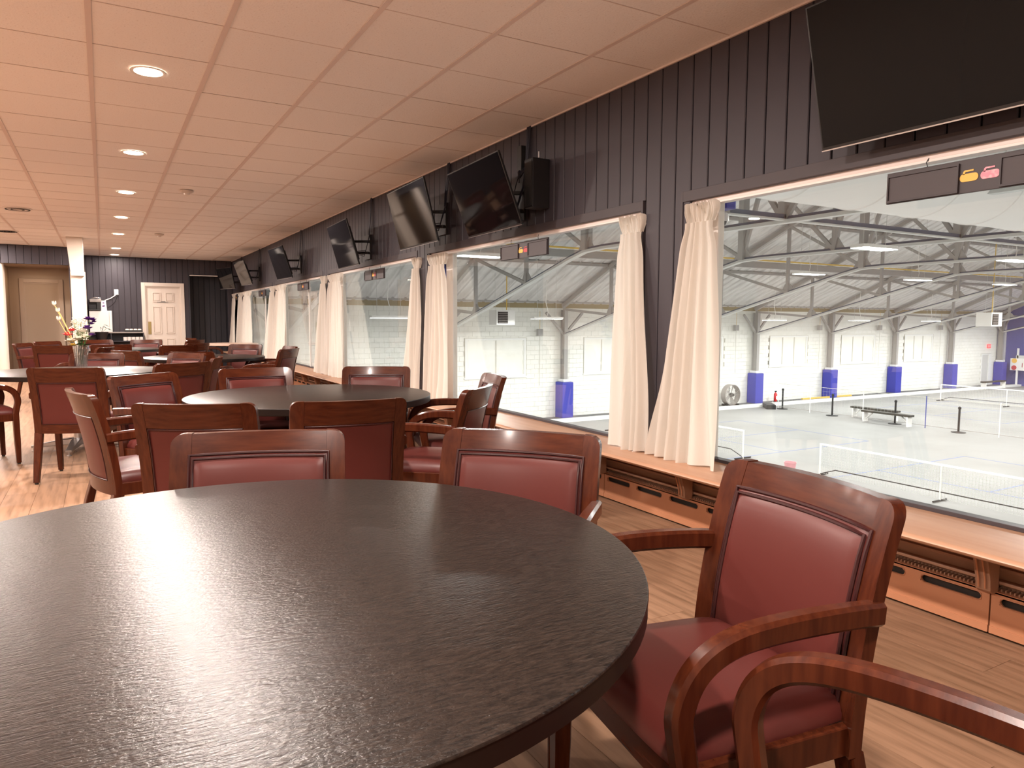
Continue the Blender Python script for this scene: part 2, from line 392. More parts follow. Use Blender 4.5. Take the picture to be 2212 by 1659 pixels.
# ------------------------------------------------------------------ window wall
wr = struct('wall_right')
PIERS = [(-0.89, -0.52), (2.86, 3.15), (6.60, 6.92), (10.36, 10.68), (14.08, 14.42)]
WINS = [(-4.6, -0.89), (-0.52, 2.86), (3.15, 6.60), (6.92, 10.36), (10.68, 14.08), (14.42, 15.45)]
MB().box((2.955, YF, HEAD+.02), (3.10, YB+.5, CEIL+.08)).build('backing', 'board2', wr)
for a, b in PIERS+[(15.45, YB+.5), (YF, -4.6)]:
    MB().box((2.955, a, SILL), (3.10, b, HEAD+.02)).build('pier', 'board2', wr)
MB().box((3.06, YF, 0), (3.10, YB+.5, 0.41)).build('knee_wall', 'heater2', wr)
bw = 0.1295; bc = {}
k0 = int((YF+0.686)/bw)
for k in range(-24, 127):
    y0 = -0.686+bw*k; y1 = y0+bw; yc = (y0+y1)/2
    if y1 > YB: break
    pier = any(a-0.01 <= yc <= b+0.01 for a, b in PIERS) or yc > 15.45
    z0 = SILL if pier else 1.965
    key = (pier,)
    if key not in bc:
        m = MB(); g = .0035
        m.prism([(0.0, g), (-0.019+.004, g), (-0.019, g+.004), (-0.019, bw-g-.004), (-0.019+.004, bw-g), (0.0, bw-g)], z0, CEIL-.001, 'xy')
        bc[key] = m.mesh('board', 'board')
    link('board', bc[key], wr, (2.955, y0, 0))
for a, b in WINS:
    MB().box((2.93, a, HEAD), (2.956, b, 1.965)).build('head_trim', 'board2', wr, bevel=.002)
    for yy in (a, b):
        s_ = 1 if yy == b else -1
        MB().box((2.93, yy, SILL), (3.10, yy+s_*.018, 1.965)).build('jamb_trim', 'board2', wr)

for n, (a, b) in enumerate(WINS, 1):
    wn = struct('window_%d' % n)
    MB().box((3.040, a, SILL-.02), (3.046, b, HEAD+.01)).build('pane', 'glass', wn)
    MB().box((2.958, a, HEAD-.022), (3.06, b, HEAD)).build('head_rail', 'pinktrim', wn, bevel=.002)
    MB().box((2.956, a, HEAD-.032), (2.968, b, HEAD-.022)).build('curtain_track', 'whitetrim', wn)
    MB().box((3.015, a, SILL), (3.07, b, SILL+.018)).build('bottom_rail', 'board2', wn, bevel=.002)
    mo = 0 if n > 1 else .22
    MB().box((3.03, b-.40+mo, SILL-.02), (3.08, b-.25+mo, HEAD)).build('mullion', 'whitetrim', wn, bevel=.003)
    MB().box((3.081, b-.25+mo, SILL-.04), (3.10, b+.02, HEAD)).build('blue_side_panel', 'bluepaint', wn)
    if n > 3: MB().box((3.03, a+1.25, SILL-.02), (3.06, a+1.28, HEAD)).build('mullion', 'whitetrim', wn)
    if n == 1: MB().box((3.16, b-.115, HEAD-.03), (3.24, b+.02, HEAD+.05)).build('blue_bracket_cover', 'blue', wn, bevel=.01)

# sill board with corbels
sb = thing('window_sill_board', (0, 0, 0), 'long tan wooden sill shelf with rounded nose under the arena windows', 'sill')
m = MB(); pr_ = [(2.640, SILL-.030), (2.628, SILL-.024), (2.622, SILL-.015), (2.628, SILL-.004), (2.642, SILL), (3.03, SILL), (3.03, SILL-.030)]
vs = [(a, YF, z) for a, z in pr_]+[(a, YB, z) for a, z in pr_]; n = len(pr_)
m.add(vs, [tuple(range(n)), tuple(range(2*n-1, n-1, -1))]+[(i, n+i, n+(i+1) % n, (i+1) % n) for i in range(n)])
m.build('shelf_board', 'sillw', sb, smooth=True, angle=50)
cm_ = MB()
cm_.prism([(2.965, SILL-.032), (2.80, SILL-.032), (2.80, SILL-.06), (2.86, SILL-.10), (2.90, SILL-.17), (2.93, SILL-.235), (2.965, SILL-.245)], -.03, .03, 'xz')
cm_.v = [(x, y, z) for x, y, z in cm_.v]
corb = MB(); pp = [(2.99, SILL-.031), (2.84, SILL-.031), (2.845, SILL-.07), (2.90, SILL-.11), (2.925, SILL-.19), (2.93, SILL-.235), (2.95, SILL-.248), (2.99, SILL-.248)]
corb.prism(pp, -.028, .028, 'xz')
cme = corb.mesh('corbel', 'heater2', bevel=.003)
hook = MB()
for dy in (-.012, .012): hook.tube([(2.838, dy, SILL-.04), (2.89, dy, SILL-.11), (2.918, dy, SILL-.19), (2.921, dy, SILL-.225)], .0035, 6)
hme = hook.mesh('corbel_scroll', 'heater', smooth=True)
for k in range(-6, 20):
    y = -0.94+.8355*k
    if y < YB-.1:
        c = link('corbel', cme, sb, (0, y, 0)); link('corbel_scroll', hme, c)
# baseboard heaters
def heater():
    t = thing('baseboard_heater', (0, 0, 0), 'x', 'heater')
    Lh = 2.49; m = MB(); X0 = 2.972
    m.box((X0, .003, .012), (X0+.012, Lh-.003, .040)); m.box((X0+.004, .003, .040), (X0+.014, Lh-.003, .130))
    m.box((X0+.004, .003, .160), (X0+.014, Lh-.003, .178)); m.box((X0+.004, .003, .172), (X0+.05, Lh-.003, .180))
    edges = [0.003]; ys_ = []
    for s in range(8):
        a = .034+.3115*s; ys_.append((a, a+.24))
    prev = .003
    for a, b in ys_:
        m.box((X0+.004, prev, .130), (X0+.014, a, .160))
        for yy, sg in ((a, 1), (b, -1)):
            for zz, sz in ((.130, 1), (.160, -1)):
                m.prism([(yy, zz), (yy+sg*.012, zz), (yy+sg*.004, zz+sz*.006), (yy, zz+sz*.013)], X0+.004, X0+.014, 'yz')
        prev = b
    m.box((X0+.004, prev, .130), (X0+.014, Lh-.003, .160))
    m.build('front_cover', 'heater', t)
    # raised lip of each slot
    l = MB()
    for a, b in ys_:
        l.tube([(X0+.003, a+.012, .1625), (X0+.003, b-.012, .1625), (X0+.003, b, .157), (X0+.003, b+.002, .145), (X0+.003, b, .133), (X0+.003, b-.012, .1275), (X0+.003, a+.012, .1275), (X0+.003, a, .133), (X0+.003, a-.002, .145), (X0+.003, a, .157)], .0022, 5, closed=True)
    l.build('slot_rim', 'heater', t, smooth=True)
    MB().box((X0+.03, .003, .02), (X0+.04, Lh-.003, .17)).build('element', 'slot', t)
    m = MB(); m.box((3.035, .0, .185), (3.06, Lh, .40)); m.build('back_panel', 'heater2', t)
    m = MB(); m.box((3.00, .0, .205), (3.036, Lh, .218)); m.box((3.015, 0, .255), (3.036, Lh, .268)); m.build('back_rail', 'heater2', t, bevel=.003)
    f = MB()
    for q in range(160): f.box((2.995, q*Lh/160, .172), (3.034, q*Lh/160+.0045, .190))
    tag(f.build('fin', 'heater2', t), kind='stuff')
    MB().box((2.99, 0, .166), (3.036, Lh, .172)).build('fin_tray', 'slot', t)
    return t
h0 = heater(); remember(h0)
hl = ['salmon metal baseboard heater under the sill beside the camera, frontmost run', 'salmon slotted baseboard heater behind the near red armchair by the sill', 'salmon slotted baseboard heater below the second window, beside the middle table', 'salmon slotted baseboard heater below pier between second and third windows',
      'salmon baseboard heater under third window beside the far table chairs', 'salmon baseboard heater under fourth window behind the far dark table', 'salmon baseboard heater under fifth window near the pale round table', 'salmon baseboard heater in the far corner under the last curtain']
for k in range(8):
    y = -5.108+2.49*k
    if k == 0: h0.location = (0, y, 0); h0['label'] = hl[0]; h0['group'] = 'baseboard heaters under the sill'
    else: dup(h0, (0, y, 0), 0, hl[k], 'baseboard heaters under the sill')

# ------------------------------------------------------------------ end wall and recess
wb = struct('wall_back')
def boards_x(parent, x0, x1, y, z0, z1, mt='board', skip=None, name='board'):
    n = max(1, round((x1-x0)/.13)); w_ = (x1-x0)/n; cache = {}
    for k in range(n):
        a = x0+k*w_; zz = z0
        xc = a+w_/2
        segs = [(z0, z1)]
        if skip:
            for sx0, sx1, sz in skip:
                if sx0 < xc < sx1: segs = [(sz, z1)]
        for sg in segs:
            key = (round(sg[0], 3), round(sg[1], 3))
            if key not in cache:
                m = MB(); g = .0035
                m.prism([(g, 0), (g, -.014), (g+.004, -.018), (w_-g-.004, -.018), (w_-g, -.014), (w_-g, 0)], sg[0], sg[1], 'xy')
                cache[key] = m.mesh(name, mt)
            link(name, cache[key], parent, (a, y, 0))
D0, D1, DZ = 0.86, 1.80, 2.115
P0, P1, PZ = 1.93, 2.85, 2.35
m = MB(); m.box((-.57, YB+.018, 0), (D0+.08, YB+.12, CEIL+.08)); m.box((D1-.08, YB+.018, 0), (P0, YB+.12, CEIL+.08)); m.box((D0, YB+.018, DZ-.08), (D1, YB+.12, CEIL+.08))
m.box((P0, YB+.018, PZ), (3.1, YB+.12, CEIL+.08)); m.box((P1, YB+.018, 0), (3.1, YB+.12, CEIL)); m.build('backing', 'board2', wb)
boards_x(wb, -.55, XW, YB+.018, 0.0, CEIL-.001, skip=[(D0, D1, DZ), (P0, P1, PZ)])
MB().box((P0, YB+.62, 0), (P1, YB+.70, PZ)).build('alcove_back', 'navy', wb)
MB().box((P0-.03, YB+.0, 0), (P0, YB+.66, PZ)).build('alcove_side', 'navy', wb)
MB().box((P1, YB+.02, 0), (P1+.03, YB+.66, PZ)).build('alcove_side', 'navy', wb)
MB().box((P0-.03, YB+.02, PZ), (P1+.03, YB+.66, PZ+.03)).build('alcove_top', 'navy', wb)
boards_x(wb, P0, P1, YB+.62, 0, PZ, 'navy', name='alcove_board')
MB().box((P0, YB-.03, PZ-.03), (P1-.1, YB-.005, PZ-.008)).build('alcove_rail', 'whitetrim', wb)
MB().box((-.57, YB-2.05, 0), (-.55, YB+.1, CEIL)).build('return_wall', 'board', wb)

# recess with men's door
RY = 15.0; SO = 2.345; SY = 13.6
wl = struct('wall_recess')
MB().box((XL, SY+.018, SO), (-.55, SY+.12, CEIL+.08)).build('soffit_backing', 'board2', wl)
boards_x(wl, XL, -.55, SY+.018, SO, CEIL-.001)
MB().box((XL, SY+.12, SO), (-.57, RY+.1, SO+.03)).build('recess_ceiling', 'beige', wl)
MB().box((-1.78, RY, 0), (-.57, RY+.1, SO)).build('recess_back', 'beige', wl)
MB().box((-1.90, SY+.3, 0), (-1.74, RY+.1, SO)).build('recess_side', 'beige', wl)
MB().lathe([(.115, 0), (.115, SO)], 24, (-1.80, SY+.12, 0)).build('rounded_corner', 'peach', wl, smooth=True)
MB().box((XL, SY+.02, 0), (-1.95, SY+.12, SO)).build('side_wall', 'board', wl)
wl2 = struct('wall_left'); MB().box((XL-.1, YF-.1, 0), (XL, YB, CEIL+.08)).build('plaster', 'peach', wl2)
wf = struct('wall_front'); MB().box((XL-.1, YF-.1, 0), (3.1, YF, CEIL+.08)).build('plaster', 'peach', wf)

def panel_door(name, x0, x1, y, zt, m_frame, m_leaf, panels, plate_mat, plate, hinge=1):
    d = struct(name, (0, 0, 0))
    fw = .085
    mm = MB(); mm.box((x0, y-.03, 0), (x0+fw, y+.02, zt)); mm.box((x1-fw, y-.03, 0), (x1, y+.02, zt)); mm.box((x0+fw, y-.03, zt-fw), (x1-fw, y+.02, zt))
    mm.build('door_frame', m_frame, d, bevel=.006)
    mm = MB(); i_ = .022
    mm.box((x0+fw, y-.012, 0), (x0+fw+i_, y+.04, zt-fw)); mm.box((x1-fw-i_, y-.012, 0), (x1-fw, y+.04, zt-fw)); mm.box((x0+fw+i_, y-.012, zt-fw-i_), (x1-fw-i_, y+.04, zt-fw))
    mm.build('door_stop', m_frame, d)
    a, b, t = x0+fw+i_, x1-fw-i_, zt-fw-i_
    leaf = MB().box((a, y+.018, .01), (b, y+.05, t)).build('door_leaf', m_leaf, d)
    if panels:
        wd = b-a; st = .13*wd/.72; mid = .10
        colw = (wd-2*st-mid)/2
        for r0, r1 in ((t-.36, t-.13), (.88, t-.47), (.22, .76)):
            for c in (0, 1):
                xa = a+st+c*(colw+mid); q = MB()
                q.box((xa, y+.002, r0), (xa+.014, y+.019, r1)); q.box((xa+colw-.014, y+.002, r0), (xa+colw, y+.019, r1))
                q.box((xa+.014, y+.002, r0), (xa+colw-.014, y+.019, r0+.014)); q.box((xa+.014, y+.002, r1-.014), (xa+colw-.014, y+.019, r1))
                q.box((xa+.035, y+.004, r0+.035), (xa+colw-.035, y+.019, r1-.035))
                q.build('raised_panel', m_leaf, leaf, bevel=.003)
    px0, px1, pz0, pz1 = plate
    MB().box((px0, y+.010, pz0), (px1, y+.018, pz1)).build('push_plate', plate_mat, leaf, bevel=.002)
    return d, leaf
d1, lf1 = panel_door('door_1', .84, 1.795, YB-.005, 2.125, 'creamdoor', 'creamdoor', True, 'brass', (.965, 1.035, .865, 1.175))
sg = thing('ladies_door_sign', (1.305, YB+.005, 1.66), 'small grey plate reading LADIES on the white panelled door', 'sign')
MB().box((-.125, 0, -.02), (.125, .008, .02)).build('sign_plate', 'plategrey', sg)
o = link('lettering', text_mesh('LADIES', .05), sg, (0, -.001, 0)); o.rotation_euler = (PI/2, 0, 0); o.data.materials.append(M['textd'])
d2, lf2 = panel_door('door_2', -1.56, -.74, RY-.005, 2.11, 'beigedoor', 'beigedoor', False, 'plategrey', (-1.45, -1.31, .86, 1.32))
sg = thing('men_door_sign', (-1.165, RY+.003, 1.605), 'small white plate reading MEN on the beige recess door', 'sign')
MB().box((-.13, 0, -.025), (.13, .008, .025)).build('sign_plate', 'paper', sg, bevel=.002)
o = link('lettering', text_mesh('MEN', .05), sg, (0, -.001, 0)); o.rotation_euler = (PI/2, 0, 0); o.data.materials.append(M['textd'])
bb = MB().box((-.55, YB-.012, 0), (.84, YB, .09)).build('baseboard_back', 'board2'); bb['kind'] = 'structure'

# cream post
cp = struct('column')
MB().box((-.485, 11.50, 0), (-.245, 11.80, 2.10)).build('shaft', 'creampost', cp, bevel=.004)
MB().box((-.475, 11.488, 0), (-.255, 11.50, 2.05)).build('shaft_panel', 'creampost', cp, bevel=.002)
m = MB(); m.prism([(-.525, CEIL), (-.262, CEIL), (-.262, 2.02), (-.47, 2.02)], 11.42, 11.86, 'xz'); m.build('upper_casing', 'creampost', cp, bevel=.004)

# ------------------------------------------------------------------ chairs
def cyb(z):      # y of the back plane at height z
    t = max(0, (z-.37)/.495); return -.205-.02*t-.075*t*t
def curved(parent, name, us, vfun, th0, th1, mt, bevel=.0, smooth=True, nv=6):
    m = MB(); nu = len(us); P = []
    for side in (0, 1):
        for u in us:
            v0, v1 = vfun(u)
            for j in range(nv+1):
                z = v0+(v1-v0)*j/nv; y = cyb(z)+.045*(u/.26)**2-.008
                t = th0 if side == 0 else th1
                t = t(u, (z-v0)/(v1-v0)) if callable(t) else t
                P.append((u, y+t, z))
    n1 = nu*(nv+1); fs = []
    def id_(s, i, j): return s*n1+i*(nv+1)+j
    for i in range(nu-1):
        for j in range(nv):
            fs.append((id_(1, i, j), id_(1, i+1, j), id_(1, i+1, j+1), id_(1, i, j+1)))
            fs.append((id_(0, i, j), id_(0, i, j+1), id_(0, i+1, j+1), id_(0, i+1, j)))
        fs.append((id_(0, i, 0), id_(0, i+1, 0), id_(1, i+1, 0), id_(1, i, 0)))
        fs.append((id_(0, i, nv), id_(1, i, nv), id_(1, i+1, nv), id_(0, i+1, nv)))
    for j in range(nv):
        fs.append((id_(0, 0, j), id_(1, 0, j), id_(1, 0, j+1), id_(0, 0, j+1)))
        fs.append((id_(0, nu-1, j), id_(0, nu-1, j+1), id_(1, nu-1, j+1), id_(1, nu-1, j)))
    m.add(P, fs); return m.build(name, mt, parent, smooth=smooth, bevel=bevel)
def lin(a, b, n): return [a+(b-a)*i/n for i in range(n+1)]
def make_chair():
    t = thing('armchair', (0, 0, 0), 'x', 'chair')
    R = .034; W = .26; top = .868
    for s in (-1, 1):
        us = lin(.203, W-R, 2)+[W-R*(1-math.sin(a)) for a in (.35, .7, 1.0, 1.3, PI/2-.02)]
        us = [s*u for u in us]
        if s < 0: us = us[::-1]
        def vf(u):
            a = abs(u)
            return (.37, top if a <= W-R else top-R+math.sqrt(max(0, R*R-(a-(W-R))**2)))
        curved(t, 'back_post', us, vf, -.016, .016, 'wood', nv=10)
        m = MB(); m.sweep([Vector((s*.232, -.262, 0.012)), Vector((s*.231, -.235, .14)), Vector((s*.2305, -.203, .28)), Vector((s*.2315, -.178, .372))], [.018, .022, .026, .0285], [.017, .020, .019, .016])
        m.build('leg', 'wood', t, smooth=True)
        m = MB(); m.lathe([(.012, 0), (.014, .012)], 10, (s*.232, -.262, 0)); m.build('glide', 'glide', t)
        m = MB(); m.sweep([Vector((s*.252, .232, .012)), Vector((s*.255, .228, .20)), Vector((s*.258, .224, .43))], [.0165, .021, .0225], [.0165, .021, .0225])
        m.build('leg', 'wood', t, smooth=True)
        m = MB(); m.lathe([(.012, 0), (.014, .012)], 10, (s*.252, .232, 0)); m.build('glide', 'glide', t)
        pa = [(.2585, .223, .425), (.262, .236, .49), (.266, .243, .545), (.270, .226, .60), (.272, .190, .637), (.272, .135, .659), (.272, .06, .668), (.268, -.04, .668), (.262, -.14, .663), (.256, -.215, .656)]
        hw_ = [.0215, .0205, .020, .020, .020, .020, .020, .019, .018, .017]
        hh_ = [.022, .0225, .0235, .0235, .0235, .0235, .0235, .0235, .0235, .0235]
        pts = [Vector((s*a, b, c)) for a, b, c in pa]; PP = []; WW = []; HH = []
        for i_ in range(len(pts)-1):
            p0, p1, p2, p3 = pts[max(i_-1, 0)], pts[i_], pts[i_+1], pts[min(i_+2, len(pts)-1)]
            for q_ in range(4):
                u_ = q_/4; PP.append(.5*((2*p1)+(p2-p0)*u_+(2*p0-5*p1+4*p2-p3)*u_*u_+(3*p1-p0-3*p2+p3)*u_**3))
                WW.append(hw_[i_]+(hw_[i_+1]-hw_[i_])*u_); HH.append(hh_[i_]+(hh_[i_+1]-hh_[i_])*u_)
        PP.append(pts[-1]); WW.append(hw_[-1]); HH.append(hh_[-1])
        m = MB(); m.sweep(PP, WW, HH, chamf=.4)
        m.build('armrest', 'wood', t, smooth=True)
    curved(t, 'top_rail', lin(-.2025, .2025, 12), lambda u: (.757, top-.002), -.015, .015, 'woodx', nv=2)
    curved(t, 'bottom_rail', lin(-.2025, .2025, 12), lambda u: (.370, .437), -.015, .015, 'woodx', nv=2)
    def puff(u, v):
        a = max(0, 1-(abs(u)/.205)**8); b = max(0, 1-abs(2*v-1)**8); return .016+.020*(a*b)**.5
    def puffb(u, v):
        a = max(0, 1-(abs(u)/.2)**8); b = max(0, 1-abs(2*v-1)**8); return -.010-.004*(a*b)**.5
    curved(t, 'rear_panel', lin(-.200, .200, 12), lambda u: (.439, .755), puffb, 0.0, 'vinyl', nv=10)
    pad = curved(t, 'back_cushion', lin(-.205, .205, 22), lambda u: (.430, .800), .004, puff, 'vinyl', nv=18)
    def loop(off, yo, z0=.439, z1=.755, w_=.2, back=False):
        P = []
        a, b, c, d = -w_+off, w_-off, z0+off, z1-off
        seq = [(x, c) for x in lin(a, b, 12)]+[(b, z) for z in lin(c, d, 8)[1:]]+[(x, d) for x in lin(b, a, 12)[1:]]+[(a, z) for z in lin(d, c, 8)[1:-1]]
        for u, z in seq: P.append((u, cyb(z)+.045*(u/.26)**2-.008+yo, z))
        return P
    m = MB(); m.tube(loop(-.003, .0185, .430, .800, .205), .0046, 6, closed=True); m.tube(loop(.008, .0255, .430, .800, .205), .0046, 6, closed=True)
    m.tube(loop(.003, -.0155), .0030, 6, closed=True); m.build('piping', 'piping', pad, smooth=True)
    # seat frame (four rails)
    m = MB()
    m.sweep([Vector((-.24, .226, .398)), Vector((.24, .226, .398))], .011, .030, side=Vector((0, 1, 0)))
    m.build('front_rail', 'woodx', t)
    for s in (-1, 1):
        m = MB(); m.sweep([Vector((s*.247, .212, .398)), Vector((s*.236, -.185, .398))], .011, .030); m.build('side_rail', 'wood', t)
    # seat cushion
    m = MB(); nx, ny = 18, 18; P = []; fs = []
    def half(y): return .226+.018*(y+.2)/.43
    def edge(a): return max(0.0, 1-abs(a)**7)
    for lay in (0, 1):
        for i in range(nx+1):
            for j in range(ny+1):
                a, b = -1+2*i/nx, -1+2*j/ny
                a2, b2 = math.copysign(abs(a)**.8, a), math.copysign(abs(b)**.8, b)
                y = .020+b2*.222; x = a2*half(y)
                e = (edge(a2)*edge(b2))**.42
                z = (.428+.010*0 if lay == 0 else .440+.046*e+.010*(1-a2*a2)*(1-b2*b2))
                cr = 1-.03*(abs(a2*b2))**4; P.append((x*cr, .02+(y-.02)*cr, z))
    n1 = (nx+1)*(ny+1)
    for i in range(nx):
        for j in range(ny):
            q = (i*(ny+1)+j, (i+1)*(ny+1)+j, (i+1)*(ny+1)+j+1, i*(ny+1)+j+1)
            fs.append(tuple(n1+k for k in q)); fs.append(q[::-1])
    def rim(k0, k1): fs.append((k0, k1, n1+k1, n1+k0))
    for i in range(nx): rim(i*(ny+1), (i+1)*(ny+1)); rim((i+1)*(ny+1)+ny, i*(ny+1)+ny)
    for j in range(ny): rim(j+1, j); rim(nx*(ny+1)+j, nx*(ny+1)+j+1)
    m.add(P, fs); m.build('seat', 'vinyl', t, smooth=True, angle=60)
    return t
ch0 = make_chair(); remember(ch0)
# (x, y of the middle of the top rail, facing angle, label)
CH = [
 (0.423, -1.707, 252, 'burgundy armchair facing us across the nearest table, wide back beside the front cluster'),
 (1.150, -2.10, 222, 'burgundy armchair facing us across the nearest table, the one closer to the window'),
 (1.385, -2.985, 171, 'large burgundy armchair drawn up to the window side of the nearest table'),
 (0.862, -3.79, 109, 'armchair cut off at the frame corner, only its curved wooden arm and seat corner showing'),
 (0.328, -0.735, 64, 'armchair seen from behind with angled back, at near side of the second table'),
 (0.955, -0.91, 84, 'armchair seen squarely from behind, between the nearest and second tables'),
 (-0.105, 0.08, 12, 'armchair in profile from behind with pale brown rail, turned sideways by the aisle'),
 (0.216, 1.162, 309, 'armchair with glossy dark red leather front, angled at the second table left rim'),
 (1.83, 1.27, 243, 'armchair facing us alone behind the far rim of the second table by the curtains'),
 (0.97, 1.48, 272, 'armchair facing us behind the second table, with red cushion just above its rim'),
 (1.767, -0.583, 137, 'armchair with curved back seen obliquely, at window side of the second table'),
 (2.225, 0.09, 166, 'armchair closest to the sill, half hidden behind another beside the second window'),
 (-0.25, 2.161, 72, 'armchair seen squarely from behind in front of the table with the flower vase'),
 (0.573, 2.47, 121, 'armchair with mauve back panel turned toward the vase table, behind the glossy one'),
 (0.78, 4.35, 217, 'armchair facing us with lamp glint on its rail, right of the vase table'),
 (0.85, 4.68, 60, 'armchair seen from behind at near rim of the dark table by third window'),
 (0.933, 3.32, 165, 'narrow view of an armchair back beside the mauve one, between tables'),
 (-0.607, 7.542, 68, 'wide plain armchair back beyond the vase, first toward the restroom recess'),
 (-1.051, 8.83, 338, 'armchair facing the window side with red front, near the rounded recess corner'),
 (-0.793, 9.775, 320, 'armchair with only its dark top rail showing below the MEN door'),
 (-0.06, 4.66, 256, 'armchair facing us directly behind the crystal vase'),
 (0.214, 5.30, 32, 'armchair seen from behind just right of the one behind the vase'),
 (0.02, 6.58, 158, 'armchair with pale glossy rail tilted to the ceiling light, behind the vase row'),
 (0.095, 7.70, 90, 'dark armchair back right of the purple flowers, in the far row'),
 (-0.102, 10.50, 292, 'far armchair facing us below the small white fridge'),
 (0.667, 10.30, 255, 'far armchair facing us below the mug shelf, with glint on its rail'),
 (0.922, 7.05, 104, 'armchair seen from behind beyond the dark table, in front of the LADIES door'),
 (1.25, 7.85, 135, 'armchair peeking over another in front of the LADIES door'),
 (1.42, 9.80, 140, 'small far armchair rail below the LADIES door right edge'),
 (1.815, 7.02, 232, 'armchair facing us with round lamp glint, behind the dark table by third window'),
 (2.023, 5.132, 142, 'armchair back seen obliquely at window side of the dark far table'),
 (2.23, 6.02, 186, 'armchair with golden streaked rail against the curtains of the third window'),
 (1.50, 11.40, 14, 'farthest armchair, thin side view beside the pale round table'),
 (-1.21, 3.30, 18, 'armchair at the frame edge with curved arm, facing the vase table'),
]
for n, (x, y, a, lb) in enumerate(CH):
    A = math.radians(a); ox, oy = x+.264*math.cos(A), y+.264*math.sin(A); rz = A-PI/2
    if n == 0: ch0.location = (ox, oy, 0); ch0.rotation_euler = (0, 0, rz); ch0['label'] = lb; ch0['group'] = 'burgundy armchairs around the lounge tables'
    else: dup(ch0, (ox, oy, 0), rz, lb, 'burgundy armchairs around the lounge tables')

# ------------------------------------------------------------------ tables
def make_table(R=.765, top='laminate', edge='edge'):
    t = thing('round_table', (0, 0, 0), 'x', 'table')
    m = MB(); m.lathe([(R-.003, .7415), (R-.001, .7405), (R, .738), (R, .736)], 128, m=top); m.lathe([(R-.001, .736), (R-.001, .704), (R-.006, .700)], 128, m=edge, cap=False)
    m.lathe([(R-.006, .7005), (.05, .7005)], 128, m=edge, cap=False)
    m.build('tabletop', top, t, smooth=True, angle=30)
    m = MB(); m.box((-.30, -.045, .672), (.30, .045, .700)); m.box((-.045, -.30, .672), (.045, .30, .6995)); m.build('top_bracket', 'iron', t, bevel=.004)
    m = MB(); m.lathe([(.038, .10), (.038, .672)], 24); m.build('pedestal', 'steel', t, smooth=True)
    for k in range(4):
        a = PI/4+k*PI/2; c, s_ = math.cos(a), math.sin(a); d = Vector((c, s_, 0)); sd = Vector((-s_, c, 0))
        m = MB(); m.sweep([d*.02+Vector((0, 0, .085)), d*.12+Vector((0, 0, .078)), d*.38+Vector((0, 0, .045))], [.042, .040, .024], [.030, .028, .010], side=sd)
        ft = m.build('foot', 'steel', t, smooth=True)
        m = MB(); p = d*.365; m.lathe([(.020, 0), (.020, .006), (.008, .008), (.008, .04)], 12, (p.x, p.y, 0)); m.build('leveller', 'steel', ft, smooth=True)
    return t
TB = [(0.244, -2.605, 'large round dark laminate table filling the front of the view'),
      (1.16, 0.60, 'second round dark table, framed by chairs beside the second window'),
      (-0.24, 3.78, 'round dark table carrying the crystal flower vase'),
      (1.13, 6.10, 'round dark table beside the third window, beyond the second table'),
      (0.10, 9.45, 'farthest round dark table below the coffee corner')]
t0 = make_table(); remember(t0); t0['group'] = 'round dark lounge tables'
for n, (x, y, lb) in enumerate(TB):
    if n == 0: t0.location = (x, y, 0); t0['label'] = lb
    else: dup(t0, (x, y, 0), .3*n, lb)
t6 = make_table(.54, 'tabletan', 'tabletan'); t6.location = (2.30, 11.80, 0); t6['label'] = 'smaller round table with pale tan top in the far window corner'

